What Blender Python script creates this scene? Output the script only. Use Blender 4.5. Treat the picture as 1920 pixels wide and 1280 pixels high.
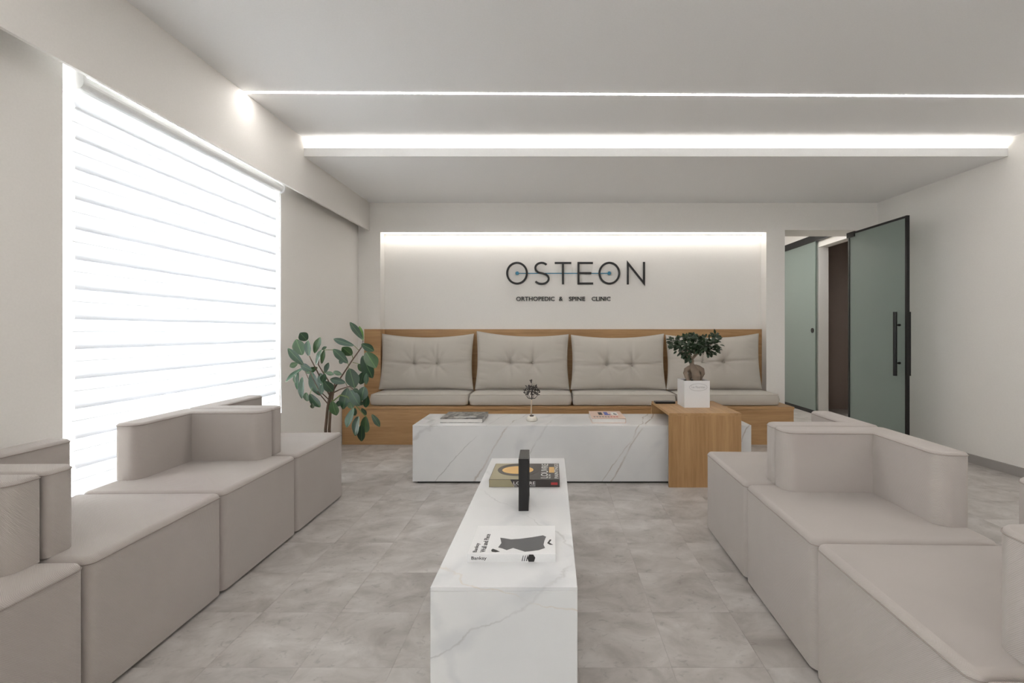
import bpy, bmesh, math, random
from mathutils import Vector, Matrix

# ------------------------------------------------------------------ camera, world, exposure
for o in list(bpy.data.objects):
    bpy.data.objects.remove(o, do_unlink=True)
SC = bpy.context.scene
COL = SC.collection
F, PX, PY, H = 885.0, 1035.0, 622.0, 1.12      # focal length in px, principal point, eye height (1920x1280 frame)
cam_d = bpy.data.cameras.new('camera')
cam_d.sensor_width = 36.0
cam_d.lens = 36.0 * F / 1920.0
cam_d.shift_x = (960 - PX) / 1920.0
cam_d.shift_y = (PY - 640) / 1920.0
cam_d.clip_start = 0.05
cam = bpy.data.objects.new('camera', cam_d)
COL.objects.link(cam)
cam.location = (0, 0, H)
cam.rotation_euler = (math.pi / 2, 0, 0)
SC.camera = cam

W = bpy.data.worlds.new('overcast_daylight')
SC.world = W
W.use_nodes = True
bg = W.node_tree.nodes['Background']
bg.inputs[0].default_value = (0.985, 0.985, 1.0, 1)
bg.inputs[1].default_value = 5.5

SC.view_settings.view_transform = 'Standard'
SC.view_settings.look = 'None'
SC.view_settings.gamma = 1.0
SC.view_settings.use_curve_mapping = False
SC.view_settings.exposure = 1.4

LED_LINE = 19.0      # emission of the recessed ceiling lines
LED_COVE = 6.5
LED_NICHE = 3.8
HALL_FILL = 5.5  # emission of the panel added to brighten the hall

def Yf(py, z=0.0): return F * (H - z) / (py - PY)
def Xp(px, y): return (px - PX) * y / F
def Zp(py, y): return H - (py - PY) * y / F
def P(px, py, y): return Vector((Xp(px, y), y, Zp(py, y)))

R = random.Random(7)

# ------------------------------------------------------------------ materials
def nt(name):
    m = bpy.data.materials.new(name)
    m.use_nodes = True
    n = m.node_tree
    b = n.nodes['Principled BSDF']
    return m, n, b

def N(n, t, **kw):
    k = n.nodes.new(t)
    for a, v in kw.items():
        setattr(k, a, v)
    return k

def L(n, a, b): n.links.new(a, b)

def plain(name, col, rough=0.5, metal=0.0, spec=0.5, bump=0.0, bscale=200.0, emis=None, estr=0.0):
    m, n, b = nt(name)
    b.inputs['Base Color'].default_value = (*col, 1)
    b.inputs['Roughness'].default_value = rough
    b.inputs['Metallic'].default_value = metal
    b.inputs['Specular IOR Level'].default_value = spec
    # faint procedural variation so that no surface is a dead flat colour
    tc = N(n, 'ShaderNodeTexCoord')
    no = N(n, 'ShaderNodeTexNoise')
    no.inputs['Scale'].default_value = bscale
    L(n, tc.outputs['Object'], no.inputs['Vector'])
    mx = N(n, 'ShaderNodeMix', data_type='RGBA')
    mx.inputs[6].default_value = (*[c * 0.96 for c in col], 1)
    mx.inputs[7].default_value = (*[min(1, c * 1.03) for c in col], 1)
    L(n, no.outputs['Fac'], mx.inputs[0])
    L(n, mx.outputs[2], b.inputs['Base Color'])
    if bump > 0:
        bp = N(n, 'ShaderNodeBump')
        bp.inputs['Strength'].default_value = bump
        bp.inputs['Distance'].default_value = 0.002
        L(n, no.outputs['Fac'], bp.inputs['Height'])
        L(n, bp.outputs['Normal'], b.inputs['Normal'])
    if emis:
        b.inputs['Emission Color'].default_value = (*emis, 1)
        b.inputs['Emission Strength'].default_value = estr
    return m

def emitter(name, col, strength):
    m = bpy.data.materials.new(name)
    m.use_nodes = True
    n = m.node_tree
    n.nodes.clear()
    e = N(n, 'ShaderNodeEmission')
    e.inputs[0].default_value = (*col, 1)
    e.inputs[1].default_value = strength
    o = N(n, 'ShaderNodeOutputMaterial')
    L(n, e.outputs[0], o.inputs[0])
    return m

def fabric(name, col, period=140.0, strength=0.35, rough=0.9):
    m, n, b = nt(name)
    tc = N(n, 'ShaderNodeTexCoord')
    wv = N(n, 'ShaderNodeTexWave', bands_direction='DIAGONAL')
    wv.inputs['Scale'].default_value = period
    wv.inputs['Distortion'].default_value = 0.4
    L(n, tc.outputs['Object'], wv.inputs['Vector'])
    no = N(n, 'ShaderNodeTexNoise')
    no.inputs['Scale'].default_value = 6.0
    no.inputs['Detail'].default_value = 6.0
    L(n, tc.outputs['Object'], no.inputs['Vector'])
    mx = N(n, 'ShaderNodeMix', data_type='RGBA')
    mx.inputs[6].default_value = (*[c * 0.95 for c in col], 1)
    mx.inputs[7].default_value = (*[min(1, c * 1.05) for c in col], 1)
    L(n, no.outputs['Fac'], mx.inputs[0])
    mx2 = N(n, 'ShaderNodeMix', data_type='RGBA', blend_type='MULTIPLY')
    mx2.inputs[0].default_value = 0.12
    L(n, mx.outputs[2], mx2.inputs[6])
    L(n, wv.outputs['Color'], mx2.inputs[7])
    L(n, mx2.outputs[2], b.inputs['Base Color'])
    b.inputs['Roughness'].default_value = rough
    b.inputs['Specular IOR Level'].default_value = 0.2
    b.inputs['Sheen Weight'].default_value = 0.15
    bp = N(n, 'ShaderNodeBump')
    bp.inputs['Strength'].default_value = strength
    bp.inputs['Distance'].default_value = 0.0015
    L(n, wv.outputs['Fac'], bp.inputs['Height'])
    L(n, bp.outputs['Normal'], b.inputs['Normal'])
    return m

def wood(name, axis, c1, c2):
    m, n, b = nt(name)
    tc = N(n, 'ShaderNodeTexCoord')
    mp = N(n, 'ShaderNodeMapping')
    sc = [22.0, 22.0, 22.0]
    sc[axis] = 1.1
    mp.inputs['Scale'].default_value = sc
    L(n, tc.outputs['Object'], mp.inputs['Vector'])
    n1 = N(n, 'ShaderNodeTexNoise')
    n1.inputs['Scale'].default_value = 1.0
    n1.inputs['Detail'].default_value = 8.0
    n1.inputs['Roughness'].default_value = 0.65
    n1.inputs['Distortion'].default_value = 0.6
    L(n, mp.outputs['Vector'], n1.inputs['Vector'])
    n2 = N(n, 'ShaderNodeTexNoise')
    n2.inputs['Scale'].default_value = 7.0
    n2.inputs['Detail'].default_value = 3.0
    L(n, mp.outputs['Vector'], n2.inputs['Vector'])
    n3 = N(n, 'ShaderNodeTexNoise')
    n3.inputs['Scale'].default_value = 1.6
    L(n, tc.outputs['Object'], n3.inputs['Vector'])
    ad = N(n, 'ShaderNodeMath', operation='MULTIPLY_ADD')
    L(n, n2.outputs['Fac'], ad.inputs[0])
    ad.inputs[1].default_value = 0.35
    L(n, n1.outputs['Fac'], ad.inputs[2])
    ad2 = N(n, 'ShaderNodeMath', operation='MULTIPLY_ADD')
    L(n, n3.outputs['Fac'], ad2.inputs[0])
    ad2.inputs[1].default_value = 0.3
    L(n, ad.outputs[0], ad2.inputs[2])
    cr = N(n, 'ShaderNodeValToRGB')
    cr.color_ramp.elements[0].position = 0.55
    cr.color_ramp.elements[0].color = (*c1, 1)
    cr.color_ramp.elements[1].position = 1.1 if False else 1.0
    cr.color_ramp.elements[1].color = (*c2, 1)
    L(n, ad2.outputs[0], cr.inputs[0])
    L(n, cr.outputs[0], b.inputs['Base Color'])
    b.inputs['Roughness'].default_value = 0.42
    b.inputs['Specular IOR Level'].default_value = 0.4
    bp = N(n, 'ShaderNodeBump')
    bp.inputs['Strength'].default_value = 0.06
    L(n, n1.outputs['Fac'], bp.inputs['Height'])
    L(n, bp.outputs['Normal'], b.inputs['Normal'])
    return m

def marble(name, veins):
    """veins: (a, b, c, d, width, colour, amount, wobble, wobble scale); a vein runs where a*x+b*y+c*z = d"""
    m, n, b = nt(name)
    tc = N(n, 'ShaderNodeTexCoord')
    cl = N(n, 'ShaderNodeTexNoise')
    cl.inputs['Scale'].default_value = 2.2
    cl.inputs['Detail'].default_value = 5.0
    L(n, tc.outputs['Object'], cl.inputs['Vector'])
    cr = N(n, 'ShaderNodeValToRGB')
    cr.color_ramp.elements[0].position = 0.36; cr.color_ramp.elements[0].color = (0.72, 0.725, 0.735, 1)
    cr.color_ramp.elements[1].position = 0.60; cr.color_ramp.elements[1].color = (0.79, 0.79, 0.79, 1)
    L(n, cl.outputs['Fac'], cr.inputs[0])
    prev = cr.outputs[0]
    for i, (va, vb, vc, vd, width, col, amt, wob, wsc) in enumerate(veins):
        dp = N(n, 'ShaderNodeVectorMath', operation='DOT_PRODUCT')
        dp.inputs[1].default_value = (va, vb, vc)
        L(n, tc.outputs['Object'], dp.inputs[0])
        ma = N(n, 'ShaderNodeMapping')
        ma.inputs['Location'].default_value = (i * 3.1, i * 1.7, i * 2.3)
        L(n, tc.outputs['Object'], ma.inputs['Vector'])
        no = N(n, 'ShaderNodeTexNoise')
        no.inputs['Scale'].default_value = wsc
        no.inputs['Detail'].default_value = 6.0
        no.inputs['Roughness'].default_value = 0.55
        L(n, ma.outputs['Vector'], no.inputs['Vector'])
        md = N(n, 'ShaderNodeMath', operation='MULTIPLY_ADD')
        L(n, no.outputs['Fac'], md.inputs[0])
        md.inputs[1].default_value = wob
        md.inputs[2].default_value = -vd - wob * 0.5
        sm = N(n, 'ShaderNodeMath', operation='ADD')
        L(n, dp.outputs['Value'], sm.inputs[0]); L(n, md.outputs[0], sm.inputs[1])
        ab = N(n, 'ShaderNodeMath', operation='ABSOLUTE')
        L(n, sm.outputs[0], ab.inputs[0])
        mr = N(n, 'ShaderNodeMapRange', interpolation_type='SMOOTHSTEP')
        mr.inputs['From Min'].default_value = 0.0
        mr.inputs['From Max'].default_value = width
        mr.inputs['To Min'].default_value = amt
        mr.inputs['To Max'].default_value = 0.0
        L(n, ab.outputs[0], mr.inputs['Value'])
        pa = N(n, 'ShaderNodeTexNoise')
        pa.inputs['Scale'].default_value = 6.0
        pa.inputs['Detail'].default_value = 4.0
        L(n, ma.outputs['Vector'], pa.inputs['Vector'])
        pr = N(n, 'ShaderNodeMapRange')
        pr.inputs['From Min'].default_value = 0.36
        pr.inputs['From Max'].default_value = 0.60
        L(n, pa.outputs['Fac'], pr.inputs['Value'])
        mu = N(n, 'ShaderNodeMath', operation='MULTIPLY')
        L(n, mr.outputs[0], mu.inputs[0]); L(n, pr.outputs[0], mu.inputs[1])
        mx = N(n, 'ShaderNodeMix', data_type='RGBA')
        L(n, prev, mx.inputs[6])
        mx.inputs[7].default_value = (*col, 1)
        L(n, mu.outputs[0], mx.inputs[0])
        prev = mx.outputs[2]
    L(n, prev, b.inputs['Base Color'])
    b.inputs['Roughness'].default_value = 0.16
    b.inputs['Specular IOR Level'].default_value = 0.5
    return m

def concrete_tile(name):
    m, n, b = nt(name)
    ge = N(n, 'ShaderNodeNewGeometry')
    oi = N(n, 'ShaderNodeObjectInfo')
    mul = N(n, 'ShaderNodeMath', operation='MULTIPLY')
    L(n, oi.outputs['Random'], mul.inputs[0])
    mul.inputs[1].default_value = 40.0
    va = N(n, 'ShaderNodeVectorMath', operation='ADD')
    L(n, ge.outputs['Position'], va.inputs[0])
    L(n, mul.outputs[0], va.inputs[1])
    mp = N(n, 'ShaderNodeMapping')
    mp.inputs['Scale'].default_value = (1.0, 1.2, 1.0)
    L(n, va.outputs[0], mp.inputs['Vector'])
    big = N(n, 'ShaderNodeTexNoise')
    big.inputs['Scale'].default_value = 4.8
    big.inputs['Detail'].default_value = 9.0
    big.inputs['Roughness'].default_value = 0.6
    big.inputs['Distortion'].default_value = 0.5
    L(n, mp.outputs['Vector'], big.inputs['Vector'])
    cr = N(n, 'ShaderNodeValToRGB')
    e = cr.color_ramp.elements
    e[0].position = 0.32; e[0].color = (0.345, 0.316, 0.292, 1)
    e[1].position = 0.70; e[1].color = (0.59, 0.563, 0.54, 1)
    k = cr.color_ramp.elements.new(0.5); k.color = (0.462, 0.433, 0.409, 1)
    L(n, big.outputs['Fac'], cr.inputs[0])
    # small dark pits and scratches
    sm = N(n, 'ShaderNodeTexNoise')
    sm.inputs['Scale'].default_value = 26.0
    sm.inputs['Detail'].default_value = 8.0
    sm.inputs['Distortion'].default_value = 1.0
    L(n, mp.outputs['Vector'], sm.inputs['Vector'])
    mr = N(n, 'ShaderNodeMapRange')
    mr.inputs['From Min'].default_value = 0.30
    mr.inputs['From Max'].default_value = 0.40
    mr.inputs['To Min'].default_value = 0.82
    mr.inputs['To Max'].default_value = 1.0
    L(n, sm.outputs['Fac'], mr.inputs['Value'])
    mx = N(n, 'ShaderNodeMix', data_type='RGBA', blend_type='MULTIPLY')
    mx.inputs[0].default_value = 1.0
    L(n, cr.outputs[0], mx.inputs[6])
    L(n, mr.outputs[0], mx.inputs[7])
    # tile to tile tone
    tr = N(n, 'ShaderNodeMapRange')
    tr.inputs['To Min'].default_value = 0.95
    tr.inputs['To Max'].default_value = 1.04
    L(n, oi.outputs['Random'], tr.inputs['Value'])
    mx2 = N(n, 'ShaderNodeMix', data_type='RGBA', blend_type='MULTIPLY')
    mx2.inputs[0].default_value = 1.0
    L(n, mx.outputs[2], mx2.inputs[6])
    L(n, tr.outputs[0], mx2.inputs[7])
    L(n, mx2.outputs[2], b.inputs['Base Color'])
    b.inputs['Roughness'].default_value = 0.42
    b.inputs['Specular IOR Level'].default_value = 0.35
    bp = N(n, 'ShaderNodeBump')
    bp.inputs['Strength'].default_value = 0.05
    L(n, sm.outputs['Fac'], bp.inputs['Height'])
    L(n, bp.outputs['Normal'], b.inputs['Normal'])
    return m

def leaf_mat(name, col, rough=0.3):
    m, n, b = nt(name)
    tc = N(n, 'ShaderNodeTexCoord')
    no = N(n, 'ShaderNodeTexNoise')
    no.inputs['Scale'].default_value = 3.0
    L(n, tc.outputs['Object'], no.inputs['Vector'])
    sx = N(n, 'ShaderNodeSeparateXYZ')
    L(n, tc.outputs['Object'], sx.inputs[0])
    ab = N(n, 'ShaderNodeMath', operation='ABSOLUTE')
    L(n, sx.outputs[0], ab.inputs[0])
    mr = N(n, 'ShaderNodeMapRange')           # pale midrib
    mr.inputs['From Min'].default_value = 0.012
    mr.inputs['From Max'].default_value = 0.03
    mr.inputs['To Min'].default_value = 1.0
    mr.inputs['To Max'].default_value = 0.0
    L(n, ab.outputs[0], mr.inputs['Value'])
    mx = N(n, 'ShaderNodeMix', data_type='RGBA')
    mx.inputs[6].default_value = (*[c * 0.8 for c in col], 1)
    mx.inputs[7].default_value = (*[c * 1.25 for c in col], 1)
    L(n, no.outputs['Fac'], mx.inputs[0])
    m2 = N(n, 'ShaderNodeMix', data_type='RGBA')
    L(n, mr.outputs[0], m2.inputs[0])
    L(n, mx.outputs[2], m2.inputs[6])
    m2.inputs[7].default_value = (col[0] * 1.5 + 0.09, col[1] * 1.3 + 0.14, col[2] * 1.3 + 0.05, 1)
    L(n, m2.outputs[2], b.inputs['Base Color'])
    b.inputs['Roughness'].default_value = rough
    b.inputs['Specular IOR Level'].default_value = 0.6
    return m

M = {}
M['wall'] = plain('warm_white_paint', (0.87, 0.845, 0.81), 0.75, bump=0.03, bscale=120, spec=0.25)
M['ceil'] = plain('ceiling_paint', (0.91, 0.91, 0.91), 0.8, bump=0.02, bscale=120, spec=0.2)
M['base'] = plain('grey_skirting', (0.36, 0.34, 0.325), 0.5)
M['floor'] = plain('screed', (0.36, 0.335, 0.315), 0.5)
M['tile'] = concrete_tile('concrete_look_tile')
M['sofa'] = fabric('taupe_twill', (0.50, 0.455, 0.425))
M['seam'] = plain('taupe_piping', (0.36, 0.315, 0.285), 0.9)
M['cush'] = fabric('beige_canvas', (0.60, 0.56, 0.505), period=300.0, strength=0.10)
M['cseam'] = plain('beige_piping', (0.55, 0.51, 0.46), 0.9)
OAK1, OAK2 = (0.34, 0.185, 0.075), (0.53, 0.325, 0.155)
M['oakx'] = wood('oak_veneer_horizontal', 0, OAK1, OAK2)
M['oakz'] = wood('oak_veneer_vertical', 2, OAK1, OAK2)
M['oaky'] = wood('oak_veneer_top', 1, OAK1, OAK2)
GV, BV, SV, AV = (0.40, 0.39, 0.39), (0.36, 0.28, 0.22), (0.62, 0.63, 0.65), (0.60, 0.42, 0.22)
M['marble1'] = marble('calacatta_marble_a', [
    (1, -0.35, -0.61, 0.428 - 0.35 * 3.49, 0.010, BV, 0.75, 0.10, 3.0), (1, -0.35, -0.66, 0.36 - 0.35 * 3.49, 0.008, BV, 0.6, 0.14, 3.5),
    (1, -0.30, -0.56, -0.59 - 0.30 * 3.49, 0.010, BV, 0.6, 0.16, 3.0), (1, -0.3, -0.80, -0.85 - 0.30 * 3.49, 0.007, GV, 0.6, 0.15, 3.0),
    (1, -0.3, -0.50, -0.36 - 0.30 * 3.49, 0.05, SV, 0.7, 0.2, 4.0), (1, -0.3, -0.55, -0.28 - 0.30 * 3.49, 0.012, GV, 0.5, 0.12, 4.0),
    (1, 0.4, -1.6, -1.55 + 0.4 * 3.49, 0.05, GV, 0.55, 0.3, 7.0), (1, -0.5, -0.6, 0.60 - 0.5 * 3.49, 0.04, SV, 0.6, 0.25, 4.0),
    (1, -0.6, -0.6, 1.22 - 0.6 * 3.49, 0.010, BV, 0.6, 0.15, 4.0)])
M['marble2'] = marble('calacatta_marble_b', [
    (-0.62, 0.4, 1, 0.445 + 0.4 * 1.2775, 0.05, SV, 0.75, 0.20, 4.0), (-0.62, 0.4, 1, 0.43 + 0.4 * 1.2775, 0.006, GV, 0.45, 0.16, 5.0),
    (1, 1.1, 4.0, -0.29 + 1.1 * 1.36 + 4.0 * 0.43, 0.012, AV, 0.4, 0.25, 9.0), (1, 0.5, 0.2, -0.10 + 0.5 * 1.9 + 0.086, 0.03, SV, 0.6, 0.25, 4.0),
    (1, 0.7, 0.3, -0.05 + 0.7 * 1.7 + 0.129, 0.007, GV, 0.4, 0.25, 4.0), (1, -0.4, 0.3, -0.05 - 0.4 * 2.0 + 0.129, 0.03, SV, 0.5, 0.25, 4.0)])
M['dark'] = plain('dark_plinth', (0.02, 0.02, 0.02), 0.6)
M['black'] = plain('black_metal', (0.008, 0.008, 0.009), 0.38, spec=0.4)
M['blackmat'] = plain('black_satin', (0.010, 0.010, 0.011), 0.3, spec=0.5)
M['letter'] = plain('black_acrylic', (0.012, 0.012, 0.013), 0.45)
M['blue'] = plain('teal_blue_acrylic', (0.02, 0.20, 0.34), 0.4)
M['white'] = plain('white_plastic', (0.82, 0.82, 0.82), 0.4)
M['planter'] = plain('white_ceramic', (0.80, 0.80, 0.81), 0.25)
M['soil'] = plain('dark_soil', (0.035, 0.024, 0.016), 0.95, bump=0.8, bscale=300)
M['greytext'] = plain('grey_print', (0.42, 0.42, 0.43), 0.6)
M['page'] = plain('book_pages', (0.80, 0.78, 0.75), 0.8, bscale=60)
M['bookw'] = plain('white_cover', (0.82, 0.82, 0.82), 0.3)
M['ink'] = plain('black_ink', (0.02, 0.02, 0.02), 0.4)
M['greyink'] = plain('grey_ink', (0.12, 0.12, 0.125), 0.4)
M['olive'] = plain('olive_print', (0.36, 0.32, 0.20), 0.3, bscale=25)
M['brown'] = plain('umber_print', (0.055, 0.048, 0.045), 0.3, bscale=25)
M['gold'] = plain('gold_print', (0.78, 0.48, 0.16), 0.3, bscale=25)
M['whiteink'] = plain('white_ink', (0.8, 0.8, 0.78), 0.4)
M['red'] = plain('red_print', (0.5, 0.05, 0.05), 0.4)
M['pink'] = plain('pale_pink_cover', (0.68, 0.50, 0.41), 0.5)
M['bluep'] = plain('blue_print', (0.08, 0.11, 0.38), 0.5)
M['stone'] = plain('white_stone', (0.78, 0.74, 0.66), 0.6, bump=0.4, bscale=60)
M['twig'] = plain('dark_metal_twig', (0.07, 0.062, 0.058), 0.5, metal=0.3)
M['palestem'] = plain('pale_stem', (0.55, 0.45, 0.34), 0.6)
M['stem'] = plain('brown_stem', (0.13, 0.085, 0.06), 0.8, bump=0.6, bscale=60)
M['gstem'] = plain('green_stem', (0.16, 0.22, 0.06), 0.6)
M['bark'] = plain('ginseng_bark', (0.26, 0.20, 0.15), 0.8, bump=0.6, bscale=40)
M['clay'] = plain('grey_pot', (0.30, 0.29, 0.28), 0.7)
M['leaf0'] = leaf_mat('leaf_dark_green', (0.022, 0.060, 0.030))
M['leaf1'] = leaf_mat('leaf_mid_green', (0.045, 0.100, 0.036))
M['leaf2'] = leaf_mat('leaf_young_green', (0.13, 0.27, 0.055), 0.4)
M['leaf3'] = leaf_mat('leaf_glossy_green', (0.036, 0.088, 0.046), 0.22)
M['bleaf'] = plain('bonsai_leaf', (0.016, 0.038, 0.014), 0.35, bscale=40)
M['brownwall'] = plain('brown_panel', (0.40, 0.33, 0.29), 0.6, bscale=3)
M['led'] = emitter('led_diffuser', (1.0, 0.96, 0.92), LED_LINE)
M['cove'] = emitter('cove_led', (1.0, 0.95, 0.88), LED_COVE)
M['niche'] = emitter('niche_led', (1.0, 0.96, 0.90), LED_NICHE)
M['hall'] = emitter('hall_fill', (1.0, 0.95, 0.88), HALL_FILL)

def frosted(name, col, backing):
    m, n, b = nt(name)
    b.inputs['Base Color'].default_value = (*col, 1)
    b.inputs['Roughness'].default_value = 0.28
    tr = N(n, 'ShaderNodeBsdfTranslucent')
    tr.inputs[0].default_value = (*backing, 1)
    ms = N(n, 'ShaderNodeMixShader')
    ms.inputs[0].default_value = 0.45
    L(n, b.outputs[0], ms.inputs[1])
    L(n, tr.outputs[0], ms.inputs[2])
    tc = N(n, 'ShaderNodeTexCoord')
    no = N(n, 'ShaderNodeTexNoise')
    no.inputs['Scale'].default_value = 300
    L(n, tc.outputs['Object'], no.inputs['Vector'])
    bp = N(n, 'ShaderNodeBump')
    bp.inputs['Strength'].default_value = 0.04
    L(n, no.outputs['Fac'], bp.inputs['Height'])
    L(n, bp.outputs['Normal'], b.inputs['Normal'])
    L(n, ms.outputs[0], n.nodes['Material Output'].inputs[0])
    return m
M['frost'] = frosted('frosted_green_glass', (0.38, 0.445, 0.415), (0.40, 0.48, 0.44))

def sheer(name, t_col, d_col, mix):
    m = bpy.data.materials.new(name)
    m.use_nodes = True
    n = m.node_tree
    n.nodes.clear()
    d = N(n, 'ShaderNodeBsdfDiffuse'); d.inputs[0].default_value = (*d_col, 1)
    t = N(n, 'ShaderNodeBsdfTranslucent'); t.inputs[0].default_value = (*t_col, 1)
    ms = N(n, 'ShaderNodeMixShader'); ms.inputs[0].default_value = mix
    tc = N(n, 'ShaderNodeTexCoord')
    no = N(n, 'ShaderNodeTexNoise'); no.inputs['Scale'].default_value = 400
    L(n, tc.outputs['Object'], no.inputs['Vector'])
    bp = N(n, 'ShaderNodeBump'); bp.inputs['Strength'].default_value = 0.05
    L(n, no.outputs['Fac'], bp.inputs['Height'])
    L(n, bp.outputs['Normal'], d.inputs['Normal'])
    o = N(n, 'ShaderNodeOutputMaterial')
    L(n, d.outputs[0], ms.inputs[1]); L(n, t.outputs[0], ms.inputs[2]); L(n, ms.outputs[0], o.inputs[0])
    return m
M['vane'] = sheer('blind_vane_fabric', (0.92, 0.94, 0.97), (0.85, 0.86, 0.88), 0.105)
M['vane_shade'] = sheer('blind_shade_layer', (0.94, 0.95, 0.97), (0.72, 0.73, 0.75), 0.55)  # added layer standing in for shade along the vanes
M['voile'] = sheer('blind_voile', (0.97, 0.98, 1.0), (0.9, 0.9, 0.9), 0.15)

gm = bpy.data.materials.new('clear_glass'); gm.use_nodes = True
_n = gm.node_tree; _n.nodes.clear()
_t = N(_n, 'ShaderNodeBsdfTransparent'); _t.inputs[0].default_value = (0.95, 0.97, 0.97, 1)
_g = N(_n, 'ShaderNodeBsdfGlossy'); _g.inputs['Roughness'].default_value = 0.02
_m = N(_n, 'ShaderNodeMixShader'); _m.inputs[0].default_value = 0.05; _o = N(_n, 'ShaderNodeOutputMaterial')
L(_n, _t.outputs[0], _m.inputs[1]); L(_n, _g.outputs[0], _m.inputs[2]); L(_n, _m.outputs[0], _o.inputs[0])
M['glass'] = gm

# ------------------------------------------------------------------ mesh helpers
def link(name, me, mat, parent=None, loc=None, smooth=False):
    if mat is not None:
        me.materials.append(M[mat] if isinstance(mat, str) else mat)
    o = bpy.data.objects.new(name, me)
    COL.objects.link(o)
    if parent is not None:
        o.parent = parent
    if loc is not None:
        o.location = loc
    if smooth:
        for p in me.polygons:
            p.use_smooth = True
    return o

def finish(bm, name, mat, parent=None, loc=None, smooth=False, recalc=True):
    if recalc:
        bmesh.ops.recalc_face_normals(bm, faces=bm.faces)
    me = bpy.data.meshes.new(name)
    bm.to_mesh(me); bm.free()
    return link(name, me, mat, parent, loc, smooth)

def add_box(bm, x0, x1, y0, y1, z0, z1):
    v = [bm.verts.new(p) for p in ((x0, y0, z0), (x1, y0, z0), (x1, y1, z0), (x0, y1, z0),
                                   (x0, y0, z1), (x1, y0, z1), (x1, y1, z1), (x0, y1, z1))]
    for f in ((0, 3, 2, 1), (4, 5, 6, 7), (0, 1, 5, 4), (1, 2, 6, 5), (2, 3, 7, 6), (3, 0, 4, 7)):
        bm.faces.new([v[i] for i in f])

def box(name, x0, x1, y0, y1, z0, z1, mat, parent=None, bev=0.0, origin=None):
    """A box whose object origin sits at its base centre."""
    cx, cy, cz = ((x0 + x1) / 2, (y0 + y1) / 2, z0) if origin is None else origin
    bm = bmesh.new()
    add_box(bm, x0 - cx, x1 - cx, y0 - cy, y1 - cy, z0 - cz, z1 - cz)
    if bev > 0:
        bmesh.ops.bevel(bm, geom=list(bm.edges), offset=bev, segments=2, affect='EDGES', profile=0.5)
    px, py, pz = (parent.location if parent is not None else (0, 0, 0))
    return finish(bm, name, mat, parent, (cx - px, cy - py, cz - pz))

def boxes(name, lst, mat, parent=None):
    bm = bmesh.new()
    for b in lst:
        add_box(bm, *b)
    return finish(bm, name, mat, parent)

def prism(bm, poly, z0, z1):
    b = [bm.verts.new((x, y, z0)) for x, y in poly]
    t = [bm.verts.new((x, y, z1)) for x, y in poly]
    n = len(poly)
    bm.faces.new(list(reversed(b)))
    bm.faces.new(t)
    for i in range(n):
        j = (i + 1) % n
        bm.faces.new((b[i], b[j], t[j], t[i]))

def round_poly(pts, radii, seg=6):
    out = []
    n = len(pts)
    for i in range(n):
        p = Vector(pts[i]); a = Vector(pts[i - 1]); c = Vector(pts[(i + 1) % n])
        r = radii[i]
        if r <= 0:
            out.append((p.x, p.y)); continue
        d1 = (a - p).normalized(); d2 = (c - p).normalized()
        ang = d1.angle(d2)
        t = r / math.tan(ang / 2)
        p1 = p + d1 * t; p2 = p + d2 * t
        ce = p + (d1 + d2).normalized() * (r / math.sin(ang / 2))
        a1 = math.atan2(p1.y - ce.y, p1.x - ce.x); a2 = math.atan2(p2.y - ce.y, p2.x - ce.x)
        da = (a2 - a1 + math.pi) % (2 * math.pi) - math.pi
        for k in range(seg + 1):
            q = a1 + da * k / seg
            out.append((ce.x + r * math.cos(q), ce.y + r * math.sin(q)))
    return out

def tube(bm, pts, rad, seg=8, closed=False, cap=True):
    pts = [Vector(p) for p in pts]
    n = len(pts)
    rads = rad if isinstance(rad, (list, tuple)) else [rad] * n
    rings = []
    ref = Vector((0, 0, 1))
    for i in range(n):
        a = pts[i - 1] if (i > 0 or closed) else pts[i]
        b = pts[(i + 1) % n] if (i < n - 1 or closed) else pts[i]
        d = (b - a)
        if d.length < 1e-9: d = Vector((0, 0, 1))
        d.normalize()
        r0 = ref if abs(d.dot(ref)) < 0.95 else Vector((1, 0, 0))
        u = d.cross(r0).normalized(); v = d.cross(u).normalized()
        rings.append([bm.verts.new(pts[i] + (u * math.cos(2 * math.pi * k / seg) + v * math.sin(2 * math.pi * k / seg)) * rads[i]) for k in range(seg)])
    m = n if closed else n - 1
    for i in range(m):
        A, B = rings[i], rings[(i + 1) % n]
        for k in range(seg):
            bm.faces.new((A[k], A[(k + 1) % seg], B[(k + 1) % seg], B[k]))
    if cap and not closed:
        bm.faces.new(list(reversed(rings[0]))); bm.faces.new(rings[-1])

def lathe(bm, prof, seg=24, c=(0, 0, 0)):
    rings = []
    for r, z in prof:
        rings.append([bm.verts.new((c[0] + r * math.cos(2 * math.pi * k / seg), c[1] + r * math.sin(2 * math.pi * k / seg), c[2] + z)) for k in range(seg)])
    for a, b in zip(rings, rings[1:]):
        for k in range(seg):
            bm.faces.new((a[k], a[(k + 1) % seg], b[(k + 1) % seg], b[k]))
    bm.faces.new(list(reversed(rings[0]))); bm.faces.new(rings[-1])

def thing(name, label, cat, loc=(0, 0, 0), rotz=0.0, group=None):
    o = bpy.data.objects.new(name, None)
    COL.objects.link(o)
    o.empty_display_size = 0.1
    o.location = loc; o.rotation_euler = (0, 0, rotz)
    o['label'] = label; o['category'] = cat
    if group: o['group'] = group
    return o

def tag(o, label, cat, group=None):
    o['label'] = label; o['category'] = cat
    if group: o['group'] = group
    return o

def struct(o, label=None):
    o['kind'] = 'structure'
    if label: o['label'] = label
    return o

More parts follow.
